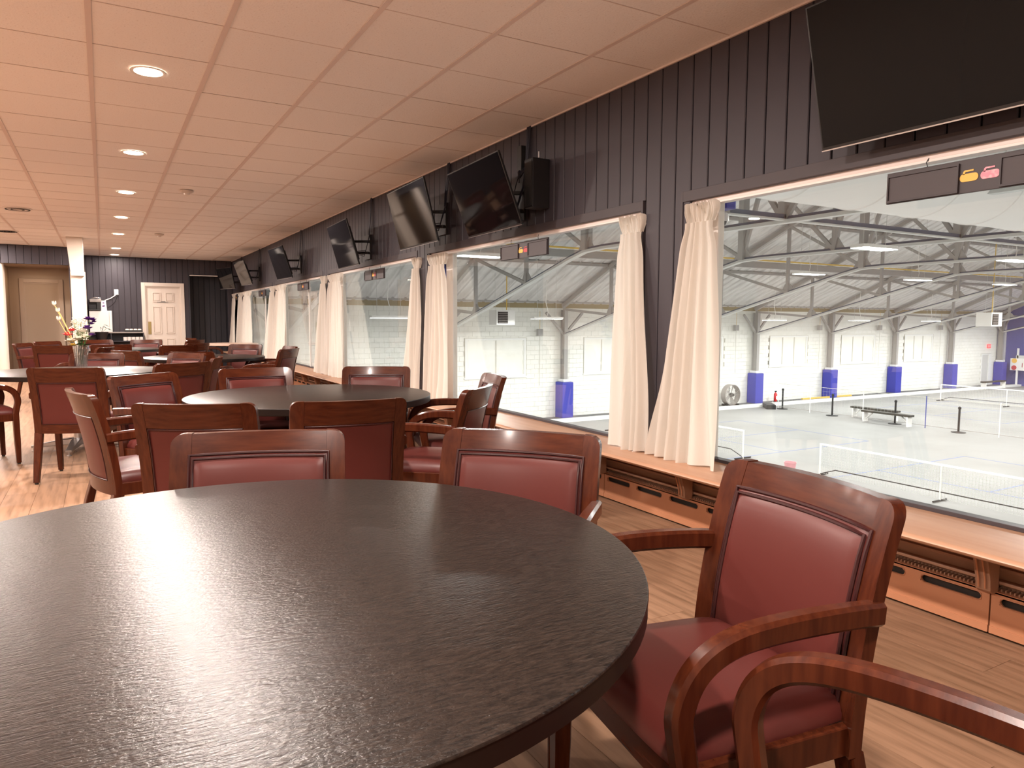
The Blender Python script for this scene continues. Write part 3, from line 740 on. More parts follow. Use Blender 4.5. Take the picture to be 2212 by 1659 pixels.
# ------------------------------------------------------------------ curtains
def curtain(tops, bots, lb, folds=6, seed=0):
    """tops=(y0,y1) at the track, bots=(y0,y1) on the sill"""
    rnd = random.Random(seed)
    yc = (tops[0]+tops[1])/2
    t = thing('curtain', (2.96, yc, SILL), lb, 'curtain', 'ivory sheer curtains on the arena windows')
    nu, nv = folds*10, 40; zt, zb = HEAD-.03, SILL+.004
    ph = [rnd.uniform(-.5, .5) for _ in range(folds+2)]; am = [rnd.uniform(.7, 1.2) for _ in range(folds+2)]
    def P(u, v):
        s = v*v*(3-2*v)*.6+v*.4   # 0 top, 1 bottom
        y0 = tops[0]+(bots[0]-tops[0])*s; y1 = tops[1]+(bots[1]-tops[1])*s
        pin = math.exp(-((v-.085)/.05)**2)*.10*(y1-y0)   # gathered at the heading
        y = y0+pin+(y1-y0-2*pin)*u
        q = u*folds; k = int(min(q, folds-1)); A = am[k]*(q-k)+am[k-1]*(1-(q-k))
        amp = (.010+.020*s)*A
        w2 = q+.35*math.sin(2.1*u*PI+ph[0]*6)*v+.12*math.sin(5*v+ph[1]*9)
        fold = math.cos(2*PI*w2+ph[k]*v)*amp+.007*math.cos(2*PI*w2*1.7+3*v)+.006*math.sin(7*v+5*u+ph[2]*8)*v
        x = 2.902-.085*v**1.2+fold
        z = zt+(zb-zt)*v
        if v > .99: z += .006*math.sin(9*u)
        return Vector((x-2.96, y-yc, z-SILL))
    def grid(v0, v1, nv, off=0.0):
        m = MB(); vs = [P(i/nu, v0+(v1-v0)*j/nv)+Vector((off, 0, 0)) for i in range(nu+1) for j in range(nv+1)]
        m.add(vs, [(i*(nv+1)+j, (i+1)*(nv+1)+j, (i+1)*(nv+1)+j+1, i*(nv+1)+j+1) for i in range(nu) for j in range(nv)]); return m
    m = grid(.07, .93, nv); o = m.build('drape', 'curtain', t, smooth=True, angle=180)
    m = grid(.93, 1, 4); m.build('hem', 'curtain', t, smooth=True, angle=180)
    # ruffled heading
    m = MB(); nh = folds*16; vs = []
    for i in range(nh+1):
        u = i/nh
        for j in range(7):
            v = j/6; q = P(u, .07-.07*v*0); a = .012*math.sin(u*folds*2*PI*2.2+v*2.2)*(.5+v)
            base = P(u, .07*(1-v)); spread = 1+.10*math.sin(v*PI*.9)
            vs.append(Vector((base.x*.6-.012*v+a, base.y*spread+.004*math.sin(u*60+v*5), base.z+.01*math.sin(u*folds*2*PI*2.2)*v)))
    m.add(vs, [(i*7+j, (i+1)*7+j, (i+1)*7+j+1, i*7+j+1) for i in range(nh) for j in range(6)])
    m.build('heading', 'curtain', t, smooth=True, angle=180)
    return t
CU = [((-1.165, -.925), (-1.325, -.765), 'ivory sheer curtain at far edge of the big front window', 6),
      ((-.56, -.335), (-.74, -.37), 'ivory sheer curtain at near edge of the second window', 5),
      ((2.375, 2.79), (2.12, 2.80), 'ivory sheer curtain at far edge of the second window', 7),
      ((3.02, 3.23), (2.83, 3.28), 'ivory sheer curtain at near edge of the third window', 5),
      ((5.88, 6.55), (5.60, 6.38), 'ivory sheer curtain at far edge of the third window', 7),
      ((6.66, 6.98), (6.42, 7.05), 'ivory sheer curtain at near edge of the fourth window', 5),
      ((9.45, 10.25), (9.15, 10.2), 'ivory sheer curtain at far edge of the fourth window', 7),
      ((10.34, 10.78), (10.22, 11.0), 'ivory sheer curtain at near edge of the fifth window', 5),
      ((12.95, 13.92), (12.5, 13.8), 'ivory sheer curtain at far edge of the fifth window', 8),
      ((14.05, 14.6), (13.85, 14.6), 'ivory sheer curtain at near edge of the last window', 5),
      ((15.1, 15.55), (14.95, 15.55), 'ivory sheer curtain in the far room corner', 5)]
for n, (a, b, lb, f) in enumerate(CU): curtain(a, b, lb, max(4, f-1), n)

# ------------------------------------------------------------------ televisions
def make_tv(W, H, loc, yaw, tilt, lb, arm=True, wires=True, roll=0):
    t = thing('television', loc, lb, 'television', 'wall televisions under the ceiling')
    t.rotation_euler = (0, 0, yaw-PI/2)   # local +y = screen normal
    R_ = Matrix.Rotation(-tilt, 4, 'X')
    def bx(m, a, b): m.box(a, b, mtx=R_)
    m = MB(); bx(m, (-W/2, -.012, -H/2), (W/2, .006, H/2)); fr = m.build('housing', 'tvframe', t, bevel=.004)
    m = MB(); bx(m, (-W*.42, -.045, -H*.40), (W*.42, -.012, H*.34)); m.build('rear_case', 'tvbody', t, bevel=.006)
    m = MB(); bx(m, (-W/2+.009, .006, -H/2+.016), (W/2-.009, .0075, H/2-.009)); m.build('screen', 'screen', t)
    m = MB(); bx(m, (-W/2, .0065, -H/2-.001), (W/2, .0085, -H/2+.004)); m.build('lower_strip', 'steel', t)
    # back bracket and arm to the wall (towards world +x)
    dist = 2.936-loc[0]; br = MB()
    inv = Matrix.Rotation(-(yaw-PI/2), 4, 'Z')
    def P(dx, dy, dz): return inv @ Vector((dx, dy, dz))
    bm_ = MB(); bm_.box((dist-.022, -.10, -.16), (dist, .10, .14), mtx=inv); bm_.build('wall_plate', 'iron', t)
    for dz in (-.08, .06):
        br.sweep([P(dist-.015, -.03, dz), P(dist*.55, .06, dz), P(.05, 0, dz*.8)], .014, .018, side=Vector((0, 0, 1)))
    br.build('wall_arm', 'iron', t)
    br = MB()
    for dx in (-.12, .12): bx(br, (dx-.012, -.058, -H*.36), (dx+.012, -.045, H*.36))
    br.build('rear_bracket', 'iron', t)
    if wires:
        m = MB(); zt = CEIL-loc[2]-.004
        for k in range(5):
            yo = -.13-.012*k
            m.tube([P(dist-.014, yo, zt), P(dist-.02-.004*k, yo+.01*math.sin(k), zt*.6), P(dist-.03, yo+.03+.008*k, zt*.2), P(dist-.05-.01*k, yo+.10, -.05-.02*k), P(.07, .02, -.08)], .0045, 6)
        m.build('cable', 'cable', t, smooth=True)
    return t
H2 = math.radians
make_tv(1.06, .60, (2.729, -1.909-.53, 2.263), PI, H2(14.4), 'big wall television above the front window, cut by the frame top')
for W, loc, yaw, tilt, lb in (
    (.965, (2.60, .98, 2.172), 177.2, 21.3, 'wall television above second window, nearest of the far run with black box behind'),
    (1.02, (2.60, 2.46, 2.215), 178.2, 14.2, 'wall television with dull olive reflection, above pier after the second window'),
    (.97, (2.60, 4.73, 2.143), 177.6, 15.8, 'wall television with arm and hanging cables above the third window'),
    (.94, (2.60, 8.33, 2.164), 182.2, 17.2, 'wall television reflecting the pale ceiling, above fourth window'),
    (.91, (2.60, 11.98, 2.205), 184, 19.4, 'small looking television second from the far corner'),
    (.88, (2.58, 14.25, 2.205), 193.5, 10.6, 'plain black television in the far corner above the last curtains')):
    make_tv(W, W*.5625, loc, H2(yaw), H2(tilt), lb)
# black set-top box and speaker beside second tv
sp = thing('wall_speaker', (2.86, .60, 2.24), 'black box speaker on the dark wall behind the second television', 'speaker')
MB().box((-.075, -.06, -.18), (.074, .06, .18)).build('cabinet', 'tvbody', sp, bevel=.008)
MB().box((-.080, -.05, -.165), (-.074, .05, .165)).build('grille', 'black', sp, bevel=.003)
MB().tube([(-.02, -.06, .18), (-.02, -.06, .225)], .006, 8).build('hanger_bolt', 'steel', sp)
bx_ = thing('cable_box', (2.915, .93, 2.49), 'slim black receiver box strapped high on the wall by the second television', 'receiver')
MB().box((-.02, -.035, -.10), (.02, .035, .10)).build('case', 'black', bx_, bevel=.004)
MB().tube([(-.02, -.01, -.10), (-.05, -.06, -.15), (-.06, -.13, -.12), (-.05, -.18, -.10)], .014, 8).build('cable_bundle', 'cable', bx_, smooth=True)
MB().tube([(-.01, 0, -.10), (-.03, .03, -.2), (-.05, .06, -.35)], .004, 6).build('cable', 'cable', bx_, smooth=True)
wc = thing('loose_cable', (2.93, 2.33, 2.42), 'short dark cable hanging from ceiling by the olive television', 'cable')
MB().tube([(0, 0, CEIL-2.42-.005), (-.01, .0, .15), (-.02, .03, .05), (-.02, .05, -.10)], .006, 6).build('cord', 'cable', wc, smooth=True)

# ------------------------------------------------------------------ curling stone scoreboards
def stone_poly(s=1.0):
    P = []
    for k in range(9): a = PI*.5+PI*k/8; P.append((-.022+.012*math.cos(a), .012*math.sin(a)))
    for k in range(9): a = -PI*.5+PI*k/8; P.append((.022+.012*math.cos(a), .012*math.sin(a)))
    body = [(p[0]*s, (p[1]*1.25)*s) for p in P]
    handle = [(-.024*s, .012*s), (-.022*s, .024*s), (-.016*s, .0285*s), (.016*s, .0285*s), (.016*s, .0225*s), (-.012*s, .0225*s), (-.016*s, .019*s), (-.016*s, .012*s)]
    return body, handle
def signboard(yc, lb, c2, n):
    t = thing('hanging_scoreboard', (2.925, yc, 1.785), lb, 'sign', 'brown curling signs hung in the windows')
    W, H = .735, .128
    MB().box((0, -W/2, -H/2), (.012, W/2, H/2)).build('board', 'signboard', t, bevel=.002)
    for a, b in ((-W/2+.012, -.085), (.075, W/2-.012)):
        m = MB(); m.box((-.003, a, -H/2+.012), (0, b, H/2-.02)); pn = m.build('slot_panel', 'signpanel', t)
        q = MB(); q.box((-.009, a-.006, -H/2+.004), (-.0, b+.006, -H/2+.012)); q.box((-.009, a-.006, H/2-.02), (0, b+.006, H/2-.012))
        q.box((-.009, a-.006, -H/2+.012), (0, a, H/2-.02)); q.box((-.009, b, -H/2+.012), (0, b+.006, H/2-.02)); q.build('panel_rail', 'signboard', t)
    bd, hd = stone_poly(1.0)
    for yo, mt_ in ((.032, 'stoney'), (-.044, c2)):
        m = MB(); m.prism([(-p[0]+yo, p[1]-.006) for p in bd], -.0022, -.0002, 'yz'); m.prism([(-p[0]+yo, p[1]-.006) for p in hd], -.0022, -.0002, 'yz')
        m.build('curling_stone_emblem', mt_, t)
    for yo in (-.22, .2):
        m = MB(); m.tube([(.006, yo, H/2), (.006, yo+.006, H/2+.018), (.006, yo-.004, H/2+.034), (.006, yo, HEAD-1.785-.034)], .0022, 6); m.build('hook', 'iron', t)
SBN = ['front', 'second', 'third', 'fourth', 'fifth', 'last']
for n, yc in enumerate((-2.505, .91, 4.515, 8.12, 11.65, 15.0)):
    signboard(yc, 'brown hanging scoreboard with curling stone emblems inside the %s window' % SBN[n], 'stonep' if n == 0 else 'stoner', n)

# ------------------------------------------------------------------ ceiling fixtures
def downlight(x, y, lb, first=None):
    t = thing('recessed_downlight', (x, y, CEIL-.005), lb, 'ceiling light', 'recessed ceiling downlights')
    return t
ring = MB(); ring.lathe([(.078, .0), (.098, -.004), (.100, -.001), (.100, .003)], 36, cap=False); rme = ring.mesh('trim_ring', 'whitetrim', smooth=True)
lens = MB(); lens.lathe([(.079, -.0015), (.079, .001)], 36); lme = lens.mesh('lens', 'lampon')
DLN = ['nearest', 'second', 'third', 'fourth', 'fifth', 'sixth', 'last']
for n, y in enumerate((.943, 3.372, 5.703, 8.083, 10.452, 13.364, 15.098)):
    t = thing('recessed_downlight', (.303, y, CEIL-.006), 'round lit downlight, %s in the row receding along the ceiling' % DLN[n], 'ceiling light', 'recessed ceiling downlights')
    link('trim_ring', rme, t); link('lens', lme, t)
    area('downlight_glow', (.303, y, CEIL-.012), .15, 0, LOUNGE_W*(.3 if n == 6 else 1), LOUNGE_C, disk=True)
for x, y in ((.303, -1.48), (.303, -3.9), (-2.16, -3.9), (-2.16, -1.48), (-2.16, .94), (-2.16, 3.37), (-2.16, 5.7), (-2.16, 8.08), (-2.16, 10.45), (-2.16, 12.9)):
    area('downlight_glow', (x, y, CEIL-.012), .15, 0, LOUNGE_W, LOUNGE_C, disk=True)
area('recess_glow', (-1.2, 14.3, SO-.02), .15, 0, LOUNGE_W*.05, (1, .68, .42), disk=True)
for (x, y), lb in (((.909, 5.196), 'round smoke detector on ceiling, the nearer of two'), ((.922, 10.06), 'round smoke detector on ceiling, the farther of two')):
    t = thing('smoke_detector', (x, y, CEIL-.001), lb, 'detector', 'ceiling smoke detectors')
    m = MB(); m.lathe([(.075, -.004), (.075, -.018), (.055, -.03), (.03, -.036), (.028, -.05), (.012, -.055)], 24); m.build('housing', 'creamdoor', t, smooth=True, angle=30)
for (x, y), lb in (((-.942, 7.872), 'round slotted air vent on the ceiling near the frame edge'), ((-1.351, 10.924), 'dark air vent on ceiling beyond the round one')):
    t = thing('ceiling_vent', (x, y, CEIL-.001), lb, 'vent')
    m = MB(); m.lathe([(.17, 0), (.16, -.012), (.02, -.012)], 28, cap=False); m.build('vent_plate', 'whitetrim', t, smooth=True)
    for k in range(4):
        m = MB(); m.lathe([(.03+.032*k, -.014), (.045+.032*k, -.014)], 28, cap=False); m.lathe([(.045+.032*k, -.013), (.050+.032*k, -.020)], 28, cap=False); m.build('vent_ring', 'iron' if k % 2 or x < -1 else 'whitetrim', t)

# ------------------------------------------------------------------ vase and flowers
VX, VY, VZ = -.195, 4.20, .742
def vase():
    t = thing('crystal_vase', (VX, VY, VZ), 'tall cut crystal vase holding flowers on the dark table', 'vase')
    m = MB(); seg = 20; prof = [(.040, 0), (.046, .004), (.050, .06), (.060, .13), (.067, .19), (.070, .225), (.066, .225), (.055, .14), (.044, .06), (.036, .018)]
    vs = []; 
    for i_, (r, h) in enumerate(prof):
        for j in range(seg*2):
            a = PI*j/seg+h*2.2; rr = r*(1+(.035 if j % 2 else -.02)*(1 if i_ < 6 else 0)); vs.append((rr*math.cos(a), rr*math.sin(a), h))
    n = seg*2; fs = [(i*n+j, i*n+(j+1) % n, (i+1)*n+(j+1) % n, (i+1)*n+j) for i in range(len(prof)-1) for j in range(n)]
    fs.append(tuple(range(n-1, -1, -1))); fs.append(tuple((len(prof)-1)*n+j for j in range(n)))
    m.add(vs, fs); m.build('vase_body', 'crystal', t)
vase()
def flower(name, lb, pts, r, mt_stem, heads, group=None):
    """pts relative to the vase base; heads = list of (pos, kind, size)"""
    t = thing(name, (VX, VY, VZ+.02), lb, 'flower', group)
    MB().tube(pts, r, 6).build('stem', mt_stem, t, smooth=True)
    rd = random.Random(len(lb))
    for pos, kind, sz in heads:
        pos = Vector(pos); sz = sz*(1.35 if kind not in ('bud', 'leaf') else 1.1)
        if kind == 'bud':
            m = MB()
            for k in range(7):
                a = 2*PI*k/7; d = Vector((math.cos(a)*.35, math.sin(a)*.35, 1)).normalized(); q = Vector((math.cos(a), math.sin(a), 0))
                m.tube([pos+q*.004, pos+q*sz*.42+Vector((0, 0, sz*.5)), pos+q*sz*.50+Vector((0, 0, sz*1.25))], [.003, sz*.18, .001], 5)
            m.build('bud', 'whitepetal', t, smooth=True)
        elif kind in ('purple', 'red', 'white', 'yellow'):
            m = MB(); mt_ = {'purple': 'purple', 'red': 'redpetal', 'white': 'whitepetal', 'yellow': 'yellowpetal'}[kind]
            for ring_, (np_, op) in enumerate(((9, .35), (8, .9), (6, 1.5))):
                for k in range(np_):
                    a = 2*PI*(k+.5*ring_)/np_+rd.uniform(-.1, .1); q = Vector((math.cos(a), math.sin(a), 0)); s = Vector((-q.y, q.x, 0)); L_ = sz*(1-.22*ring_)
                    up = Vector((0, 0, 1)); d = (q*math.cos(op)+up*math.sin(op))
                    w_ = L_*.42
                    vs = [pos, pos+d*L_*.45+s*w_, pos+d*L_+s*w_*.55+up*.003, pos+d*L_*1.08+up*.002, pos+d*L_-s*w_*.55+up*.003, pos+d*L_*.45-s*w_, pos+d*L_*.5+up*(-.004)]
                    m.add(vs, [(0, 1, 6), (1, 2, 6), (2, 3, 6), (3, 4, 6), (4, 5, 6), (5, 0, 6)])
            hd = m.build('bloom', mt_, t, smooth=True)
            if kind == 'white': MB().lathe([(.002, 0), (sz*.2, .004), (sz*.14, .012), (.001, .016)], 8, tuple(pos+Vector((0, 0, .004)))).build('flower_centre', 'yellowpetal', hd)
        elif kind == 'leaf':
            m = MB(); d = Vector((.6, -.5, .15)).normalized(); s = d.cross(Vector((0, 0, 1))).normalized()
            L_ = [(0, 0), (.25, .35), (.6, .42), (.85, .25), (1, 0)]
            vs = [pos+d*sz*a+s*sz*b+Vector((0, 0, .01*math.sin(a*3))) for a, b in L_]+[pos+d*sz*a-s*sz*b*.9 for a, b in L_[1:-1]]
            m.add(vs, [(0, 1, 5), (1, 2, 6, 5), (2, 3, 7, 6), (3, 4, 7)]); m.build('leaf', 'green', t, smooth=True)
    return t
for n, (dx, top) in enumerate(((-.205, .60), (-.178, .535), (-.175, .455))):
    flower('dried_seed_stalk', ['tallest dried straw stalk with cream bud leaning out of the vase', 'middle dried straw stalk with cream bud', 'lowest dried straw stalk with cream bud'][n],
           [(-.005*n, 0, .02), (-.055, -.01, .24), (dx*.75, -.01, top-.10), (dx, -.01, top)], .0042, 'straw', [((dx, -.01, top-.005), 'bud', .030)], 'dried stalks in the vase')
flower('purple_statice', 'upper purple flower spray right of the vase', [(.01, 0, .02), (.04, 0, .26), (.085, 0, .45)], .003, 'green', [((.07, 0, .455), 'purple', .035), ((.11, 0, .45), 'purple', .030), ((.095, .02, .41), 'purple', .026), ((.12, .01, .432), 'purple', .022)])
flower('purple_aster', 'lower purple bloom beside the white baby breath', [(.012, -.01, .02), (.03, -.02, .22), (.062, -.03, .36)], .003, 'green', [((.062, -.03, .365), 'purple', .040), ((.10, -.02, .30), 'purple', .026)])
flower('red_carnation', 'red bloom low on the stalk side of the bouquet', [(-.01, .01, .02), (-.05, .01, .22), (-.105, .01, .31)], .003, 'green', [((-.105, .01, .30), 'red', .040), ((-.07, .02, .345), 'red', .034)])
flower('white_lisianthus', 'large white open bloom above the vase lip', [(0, -.02, .02), (-.01, -.05, .19), (-.02, -.06, .255)], .003, 'green', [((-.015, -.06, .255), 'white', .048)], )
flower('white_lisianthus', 'white bloom right of the largest one', [(.005, -.01, .02), (.03, -.03, .22), (.045, -.04, .275)], .003, 'green', [((.045, -.04, .28), 'white', .040)])
flower('white_lisianthus', 'drooping white bloom with yellow tip at bouquet edge', [(-.005, -.01, .02), (-.05, -.03, .20), (-.085, -.04, .24)], .003, 'green', [((-.085, -.04, .235), 'white', .042), ((-.065, -.05, .20), 'yellow', .028)])
sp_ = [((random.gauss(-.005, .035)), random.gauss(0, .02), random.uniform(.30, .47)) for _ in range(80)]
t = thing('baby_breath', (VX, VY, VZ+.02), 'airy sprig of tiny white flowers in middle of the bouquet', 'flower')
m = MB()
for p in sp_: m.tube([(0, 0, .10), (p[0]*.4, p[1]*.4, .26), p], .0011, 4)
m.build('stem', 'green', t)
m = MB()
for p in sp_:
    for k in range(3): q = (p[0]+random.gauss(0, .008), p[1]+random.gauss(0, .006), p[2]+random.gauss(0, .008)); m.lathe([(.0008, -.005), (.0058, 0), (.0008, .005)], 6, q)
tag(m.build('blossoms', 'whitepetal', t), kind='stuff')
for n, (a, b, c, lb) in enumerate(((-.04, -.05, .22, 'small green leaf at front of the bouquet base'), (.03, -.06, .21, 'green leaf tucked under the white blooms'), (-.02, .03, .27, 'green leaf rising behind the white blooms'))):
    flower('bouquet_leaf', lb, [(0, 0, .02), (a*.5, b*.5, .15), (a, b, c)], .002, 'green', [((a*.8, b*.8, c-.01), 'leaf', .075), ((a*.3, b*.6, c-.03), 'leaf', .06)])
flower('white_lisianthus', 'small white bloom at top centre of the bouquet', [(.005, 0, .02), (.015, -.01, .22), (.02, -.02, .33)], .003, 'green', [((.025, -.02, .335), 'white', .036)])
flower('bouquet_leaf', 'broad green leaf hanging over the right lip of the vase', [(.01, 0, .02), (.03, -.01, .2), (.06, -.03, .27)], .002, 'green', [((.055, -.03, .262), 'leaf', .085)])

# ------------------------------------------------------------------ coffee corner (against the back wall)
cy = YB
sh = thing('mug_shelf', (.42, cy-.19, 0), 'low dark shelf unit with cups on top and mugs inside, by the LADIES door', 'shelf')
for n_, (a, b) in {'top_board': ((-.70, -.17, .905), (.43, .17, .93)), 'middle_board': ((-.70, -.17, .70), (.43, .17, .72)), 'base_board': ((-.70, -.17, .08), (.43, .17, .10)), 'side_board': ((.41, -.17, 0), (.43, .17, .905)), 'side_board.001': ((-.70, -.17, 0), (-.68, .17, .905)), 'divider': ((-.27, -.17, .10), (-.25, .17, .905)), 'back_board': ((-.68, .15, .1), (.41, .165, .905))}.items():
    MB().box(a, b).build(n_.split('.')[0], 'navy' if n_ != 'top_board' else 'plategrey', sh)
fr = thing('mini_fridge', (-.035, cy-.24, .93), 'small white fridge standing on the dark counter under the coffee maker', 'fridge')
MB().box((-.23, -.02, 0), (.23, .22, .50)).build('cabinet', 'white', fr, bevel=.006)
MB().box((-.23, -.06, .004), (.165, -.022, .496)).build('door', 'white', fr, bevel=.006)
MB().box((.175, -.06, .004), (.23, -.022, .496)).build('side_trim', 'white', fr, bevel=.004)
cm = thing('coffee_maker', (-.13, cy-.20, 1.431), 'black and silver pod coffee maker on top of the small fridge', 'coffee maker')
MB().box((-.14, -.13, 0), (.10, .13, .03)).build('base', 'black', cm, bevel=.008)
MB().box((-.14, -.02, .03), (.02, .13, .26)).build('water_tank', 'tvbody', cm, bevel=.01)
MB().box((-.12, -.13, .19), (.12, .13, .27)).build('brew_head', 'plategrey', cm, bevel=.02)
MB().box((.02, -.10, .03), (.11, .10, .19)).build('drip_column', 'black', cm, bevel=.01)
MB().tube([(-.10, -.12, .275), (0, -.14, .30), (.10, -.12, .285)], .010, 8).build('lid_handle', 'steel', cm, smooth=True)
nt_ = thing('paper_notice', (.035, cy-.27, 1.431), 'small white printed notice standing beside the coffee maker', 'notice')
MB().prism([(-.055, 0), (.065, 0), (.05, .235), (-.05, .235)], 0, .004, 'xz').build('sheet', 'paper', nt_)
for q in ((-.02, .17, .02), (-.03, .09, .03), (.0, .12, .012)): MB().box((q[0], -.002, q[1]), (q[0]+q[2]*1.6, 0, q[1]+q[2])).build('printed_mark', 'purple', nt_)
ol = thing('wall_outlet', (.31, cy-.001, 1.875), 'white wall outlet box with a slanting cord cover on dark boards', 'outlet')
MB().box((-.045, -.03, -.065), (.045, 0, .065)).build('outlet_box', 'white', ol, bevel=.004)
MB().sweep([Vector((-.02, -.02, -.07)), Vector((-.13, -.02, -.15)), Vector((-.25, -.02, -.20))], .008, .010, side=Vector((0, 1, 0))).build('cord_cover', 'white', ol)
MB().tube([(.02, -.03, -.05), (.015, -.06, -.08), (-.03, -.05, -.22), (-.12, -.04, -.32), (-.2, -.03, -.38)], .006, 6).build('cord', 'black', ol, smooth=True)
ty = thing('cup_tray', (.63, cy-.19, .93), 'small dark tray of white cups on the mug shelf', 'tray')
MB().box((-.19, -.12, 0), (.19, .12, .012)).build('tray_base', 'black', ty, bevel=.004); 
mm = MB(); mm.box((-.19, -.12, .012), (.19, -.112, .045)); mm.box((-.19, .112, .012), (.19, .12, .045)); mm.build('tray_rim', 'black', ty)
cpm = MB(); cpm.lathe([(.030, .06), (.036, .058), (.044, .02), (.046, 0), (.043, 0), (.034, .05)], 18); cme_ = cpm.mesh('coffee_cup', 'ceramic', smooth=True)
CUPN = ['first', 'second', 'third', 'last']
for k in range(4):
    o = link('coffee_cup', cme_, None, (.50+.088*k, cy-.25, .943)); tag(o, 'upturned white cup on the dark tray, %s counting toward the LADIES door' % CUPN[k], 'cup', 'white cups on the tray')
mgm = MB(); mgm.lathe([(.032, 0), (.040, .004), (.041, .09), (.038, .09), (.037, .008)], 18); mgm.tube([(.040, 0, .07), (.062, 0, .066), (.064, 0, .035), (.040, 0, .025)], .005, 6)
mge = mgm.mesh('coffee_mug', 'ceramic', smooth=True)
for k in range(5):
    o = link('coffee_mug', mge, None, (.45+.088*k, cy-.27, .72)); tag(o, 'white mug inside the dark shelf, %s from its divider' % ['first', 'second', 'third', 'fourth', 'fifth'][k], 'mug', 'white mugs in the shelf')
pt = thing('potted_plant', (-.03, cy-.62, .62), 'dark planter with drooping dark leaves in front of the fridge', 'plant')
MB().lathe([(.07, 0), (.09, .10), (.135, .30), (.14, .315), (.13, .315), (.12, .29)], 24).build('pot', 'tvbody', pt, smooth=True)
for k, (a, b, c) in enumerate(((.10, .0, .46), (.17, .0, .37), (.06, -.02, .42), (-.04, 0, .40))):
    lf = MB(); p0, p1, p2 = Vector((0, 0, .30)), Vector((a*.6, b, c+.03)), Vector((a, b, c))
    lf.tube([p0, p1], .003, 5); q = Vector((0, 1, .3)).normalized()*.02
    d = (p2-p1)*.9+Vector((.05, 0, -.02)); lf.add([p1, p1+d*.4+q*1.6, p1+d*1.3, p1+d*.4-q*1.6], [(0, 1, 2), (0, 2, 3)]); lf.build('leaf', 'leafdark', pt)
st = thing('side_table', (.12, cy-.72, 0), 'small orange wood side table holding the dark planter', 'table')
MB().box((-.30, -.16, .595), (.24, .20, .62)).build('table_top', 'orangewood', st, bevel=.004)
for a in (-.26, .20):
    for b in (-.12, .16): MB().box((a-.02, b-.02, 0), (a+.02, b+.02, .595)).build('leg', 'navy', st)

# ================================================================== ARENA
fa = struct('floor_arena')
MB().box((3.1, -12, G-.1), (55, 22.6, G)).build('slab', 'concrete', fa)
MB().box((3.2, 21.55, G), (54.5, 22.3, G+.10)).build('walkway', 'walk', fa)
MB().box((3.2, 21.15, G), (54.5, 21.55, G+.13)).build('kerb', 'curb', fa, bevel=.01)
def cline(x0, y0, x1, y1): MB().box((x0-.025, y0-.025, G), (x1+.025, y1+.025, G+.003)).build('court_line', 'line', fa)
for cx in (17.4, 40.25):
    for c in (5.55, 15.03):
        for xx in (cx-6.7, cx-2.13, cx+2.13, cx+6.7): cline(xx, c-3.05, xx, c+3.05)
        for yy in (c-3.05, c+3.05): cline(cx-6.7, yy, cx+6.7, yy)
        for s in (-1, 1): cline(min(cx+s*2.13, cx+s*6.7), c, max(cx+s*2.13, cx+s*6.7), c)

# side wall of painted block
wa = struct('wall_arena_side')
WY = 22.42; WT = 1.82
MB().box((3.1, WY+.05, G), (55, WY+.25, 2.2)).build('backing', 'mortar', wa)
bl, bh = .40, .204
nb = 0; bf = MB(); bme = MB().box((.003, 0, .003), (bl-.003, .05, bh-.003)).mesh('block', 'block')
WINA = [(x0, x1) for x0, x1 in ((12.95, 15.65), (18.9, 21.6), (24.95, 27.35), (31.0, 33.8), (36.95, 39.85), (43.0, 45.8))]
WZ0, WZ1 = -1.04, .42
rows = int((WT-G)/bh)
for r in range(rows):
    z = G+r*bh; off = (r % 2)*bl/2; x = 3.2-off
    while x < 54.8:
        cx, cz = x+bl/2, z+bh/2
        inwin = any(a-.08 < cx < b+.08 for a, b in WINA) and WZ0-.06 < cz < WZ1+.06
        indoor = 51.7 < cx < 52.9 and cz < -.85
        if not inwin and not indoor:
            if 17.9 < cx < 21.9 and nb < 295: link('block', bme, wa, (x, WY, z)); nb += 1
            else: bf.box((x+.003, WY, z+.003), (x+bl-.003, WY+.05, z+bh-.003))
        x += bl
tag(bf.build('block_field', 'block', wa), kind='stuff')
MB().box((3.2, WY-.05, WT-.02), (54.8, WY+.2, WT+.22)).build('eave_board', 'ochre', wa)
MB().box((3.2, WY-.25, WT+.20), (54.8, WY+.2, WT+.45)).build('eave_beam', 'steelpaint', wa)
for k, (a, b) in enumerate(WINA):
    wn = struct('window_%d' % (k+7))
    MB().box((a, WY+.02, WZ0), (b, WY+.06, WZ1)).build('infill_panel', 'block', wn)
    m = MB(); m.box((a-.1, WY-.03, WZ0-.08), (b+.1, WY+.02, WZ0)); m.box((a-.1, WY-.03, WZ1), (b+.1, WY+.02, WZ1+.08)); m.box((a-.1, WY-.03, WZ0), (a, WY+.02, WZ1)); m.box((b, WY-.03, WZ0), (b+.1, WY+.02, WZ1)); m.build('window_frame', 'arenawhite', wn)
    m = MB(); m.box((a-.125, WY-.035, WZ0-.10), (a-.10, WY, WZ1+.10)); m.box((b+.10, WY-.035, WZ0-.10), (b+.125, WY, WZ1+.10)); m.box((a-.1, WY-.035, WZ1+.08), (b+.1, WY, WZ1+.10)); m.box((a-.1, WY-.035, WZ0-.10), (b+.1, WY, WZ0-.08)); m.build('frame_bead', 'mortar', wn)
    for q in ((.33, .66) if k != 0 else (.5,)):
        x = a+(b-a)*q; MB().box((x-.025, WY-.01, WZ0), (x+.025, WY+.022, WZ1)).build('mullion', 'mortar', wn)
    MB().box((a-.15, WY-.06, WZ0-.14), (b+.15, WY, WZ0-.08)).build('ledge', 'arenawhite', wn)
da = struct('door_3')
MB().box((51.8, WY+.01, G), (52.62, WY+.05, -.93)).build('door_leaf', 'steellight', da)
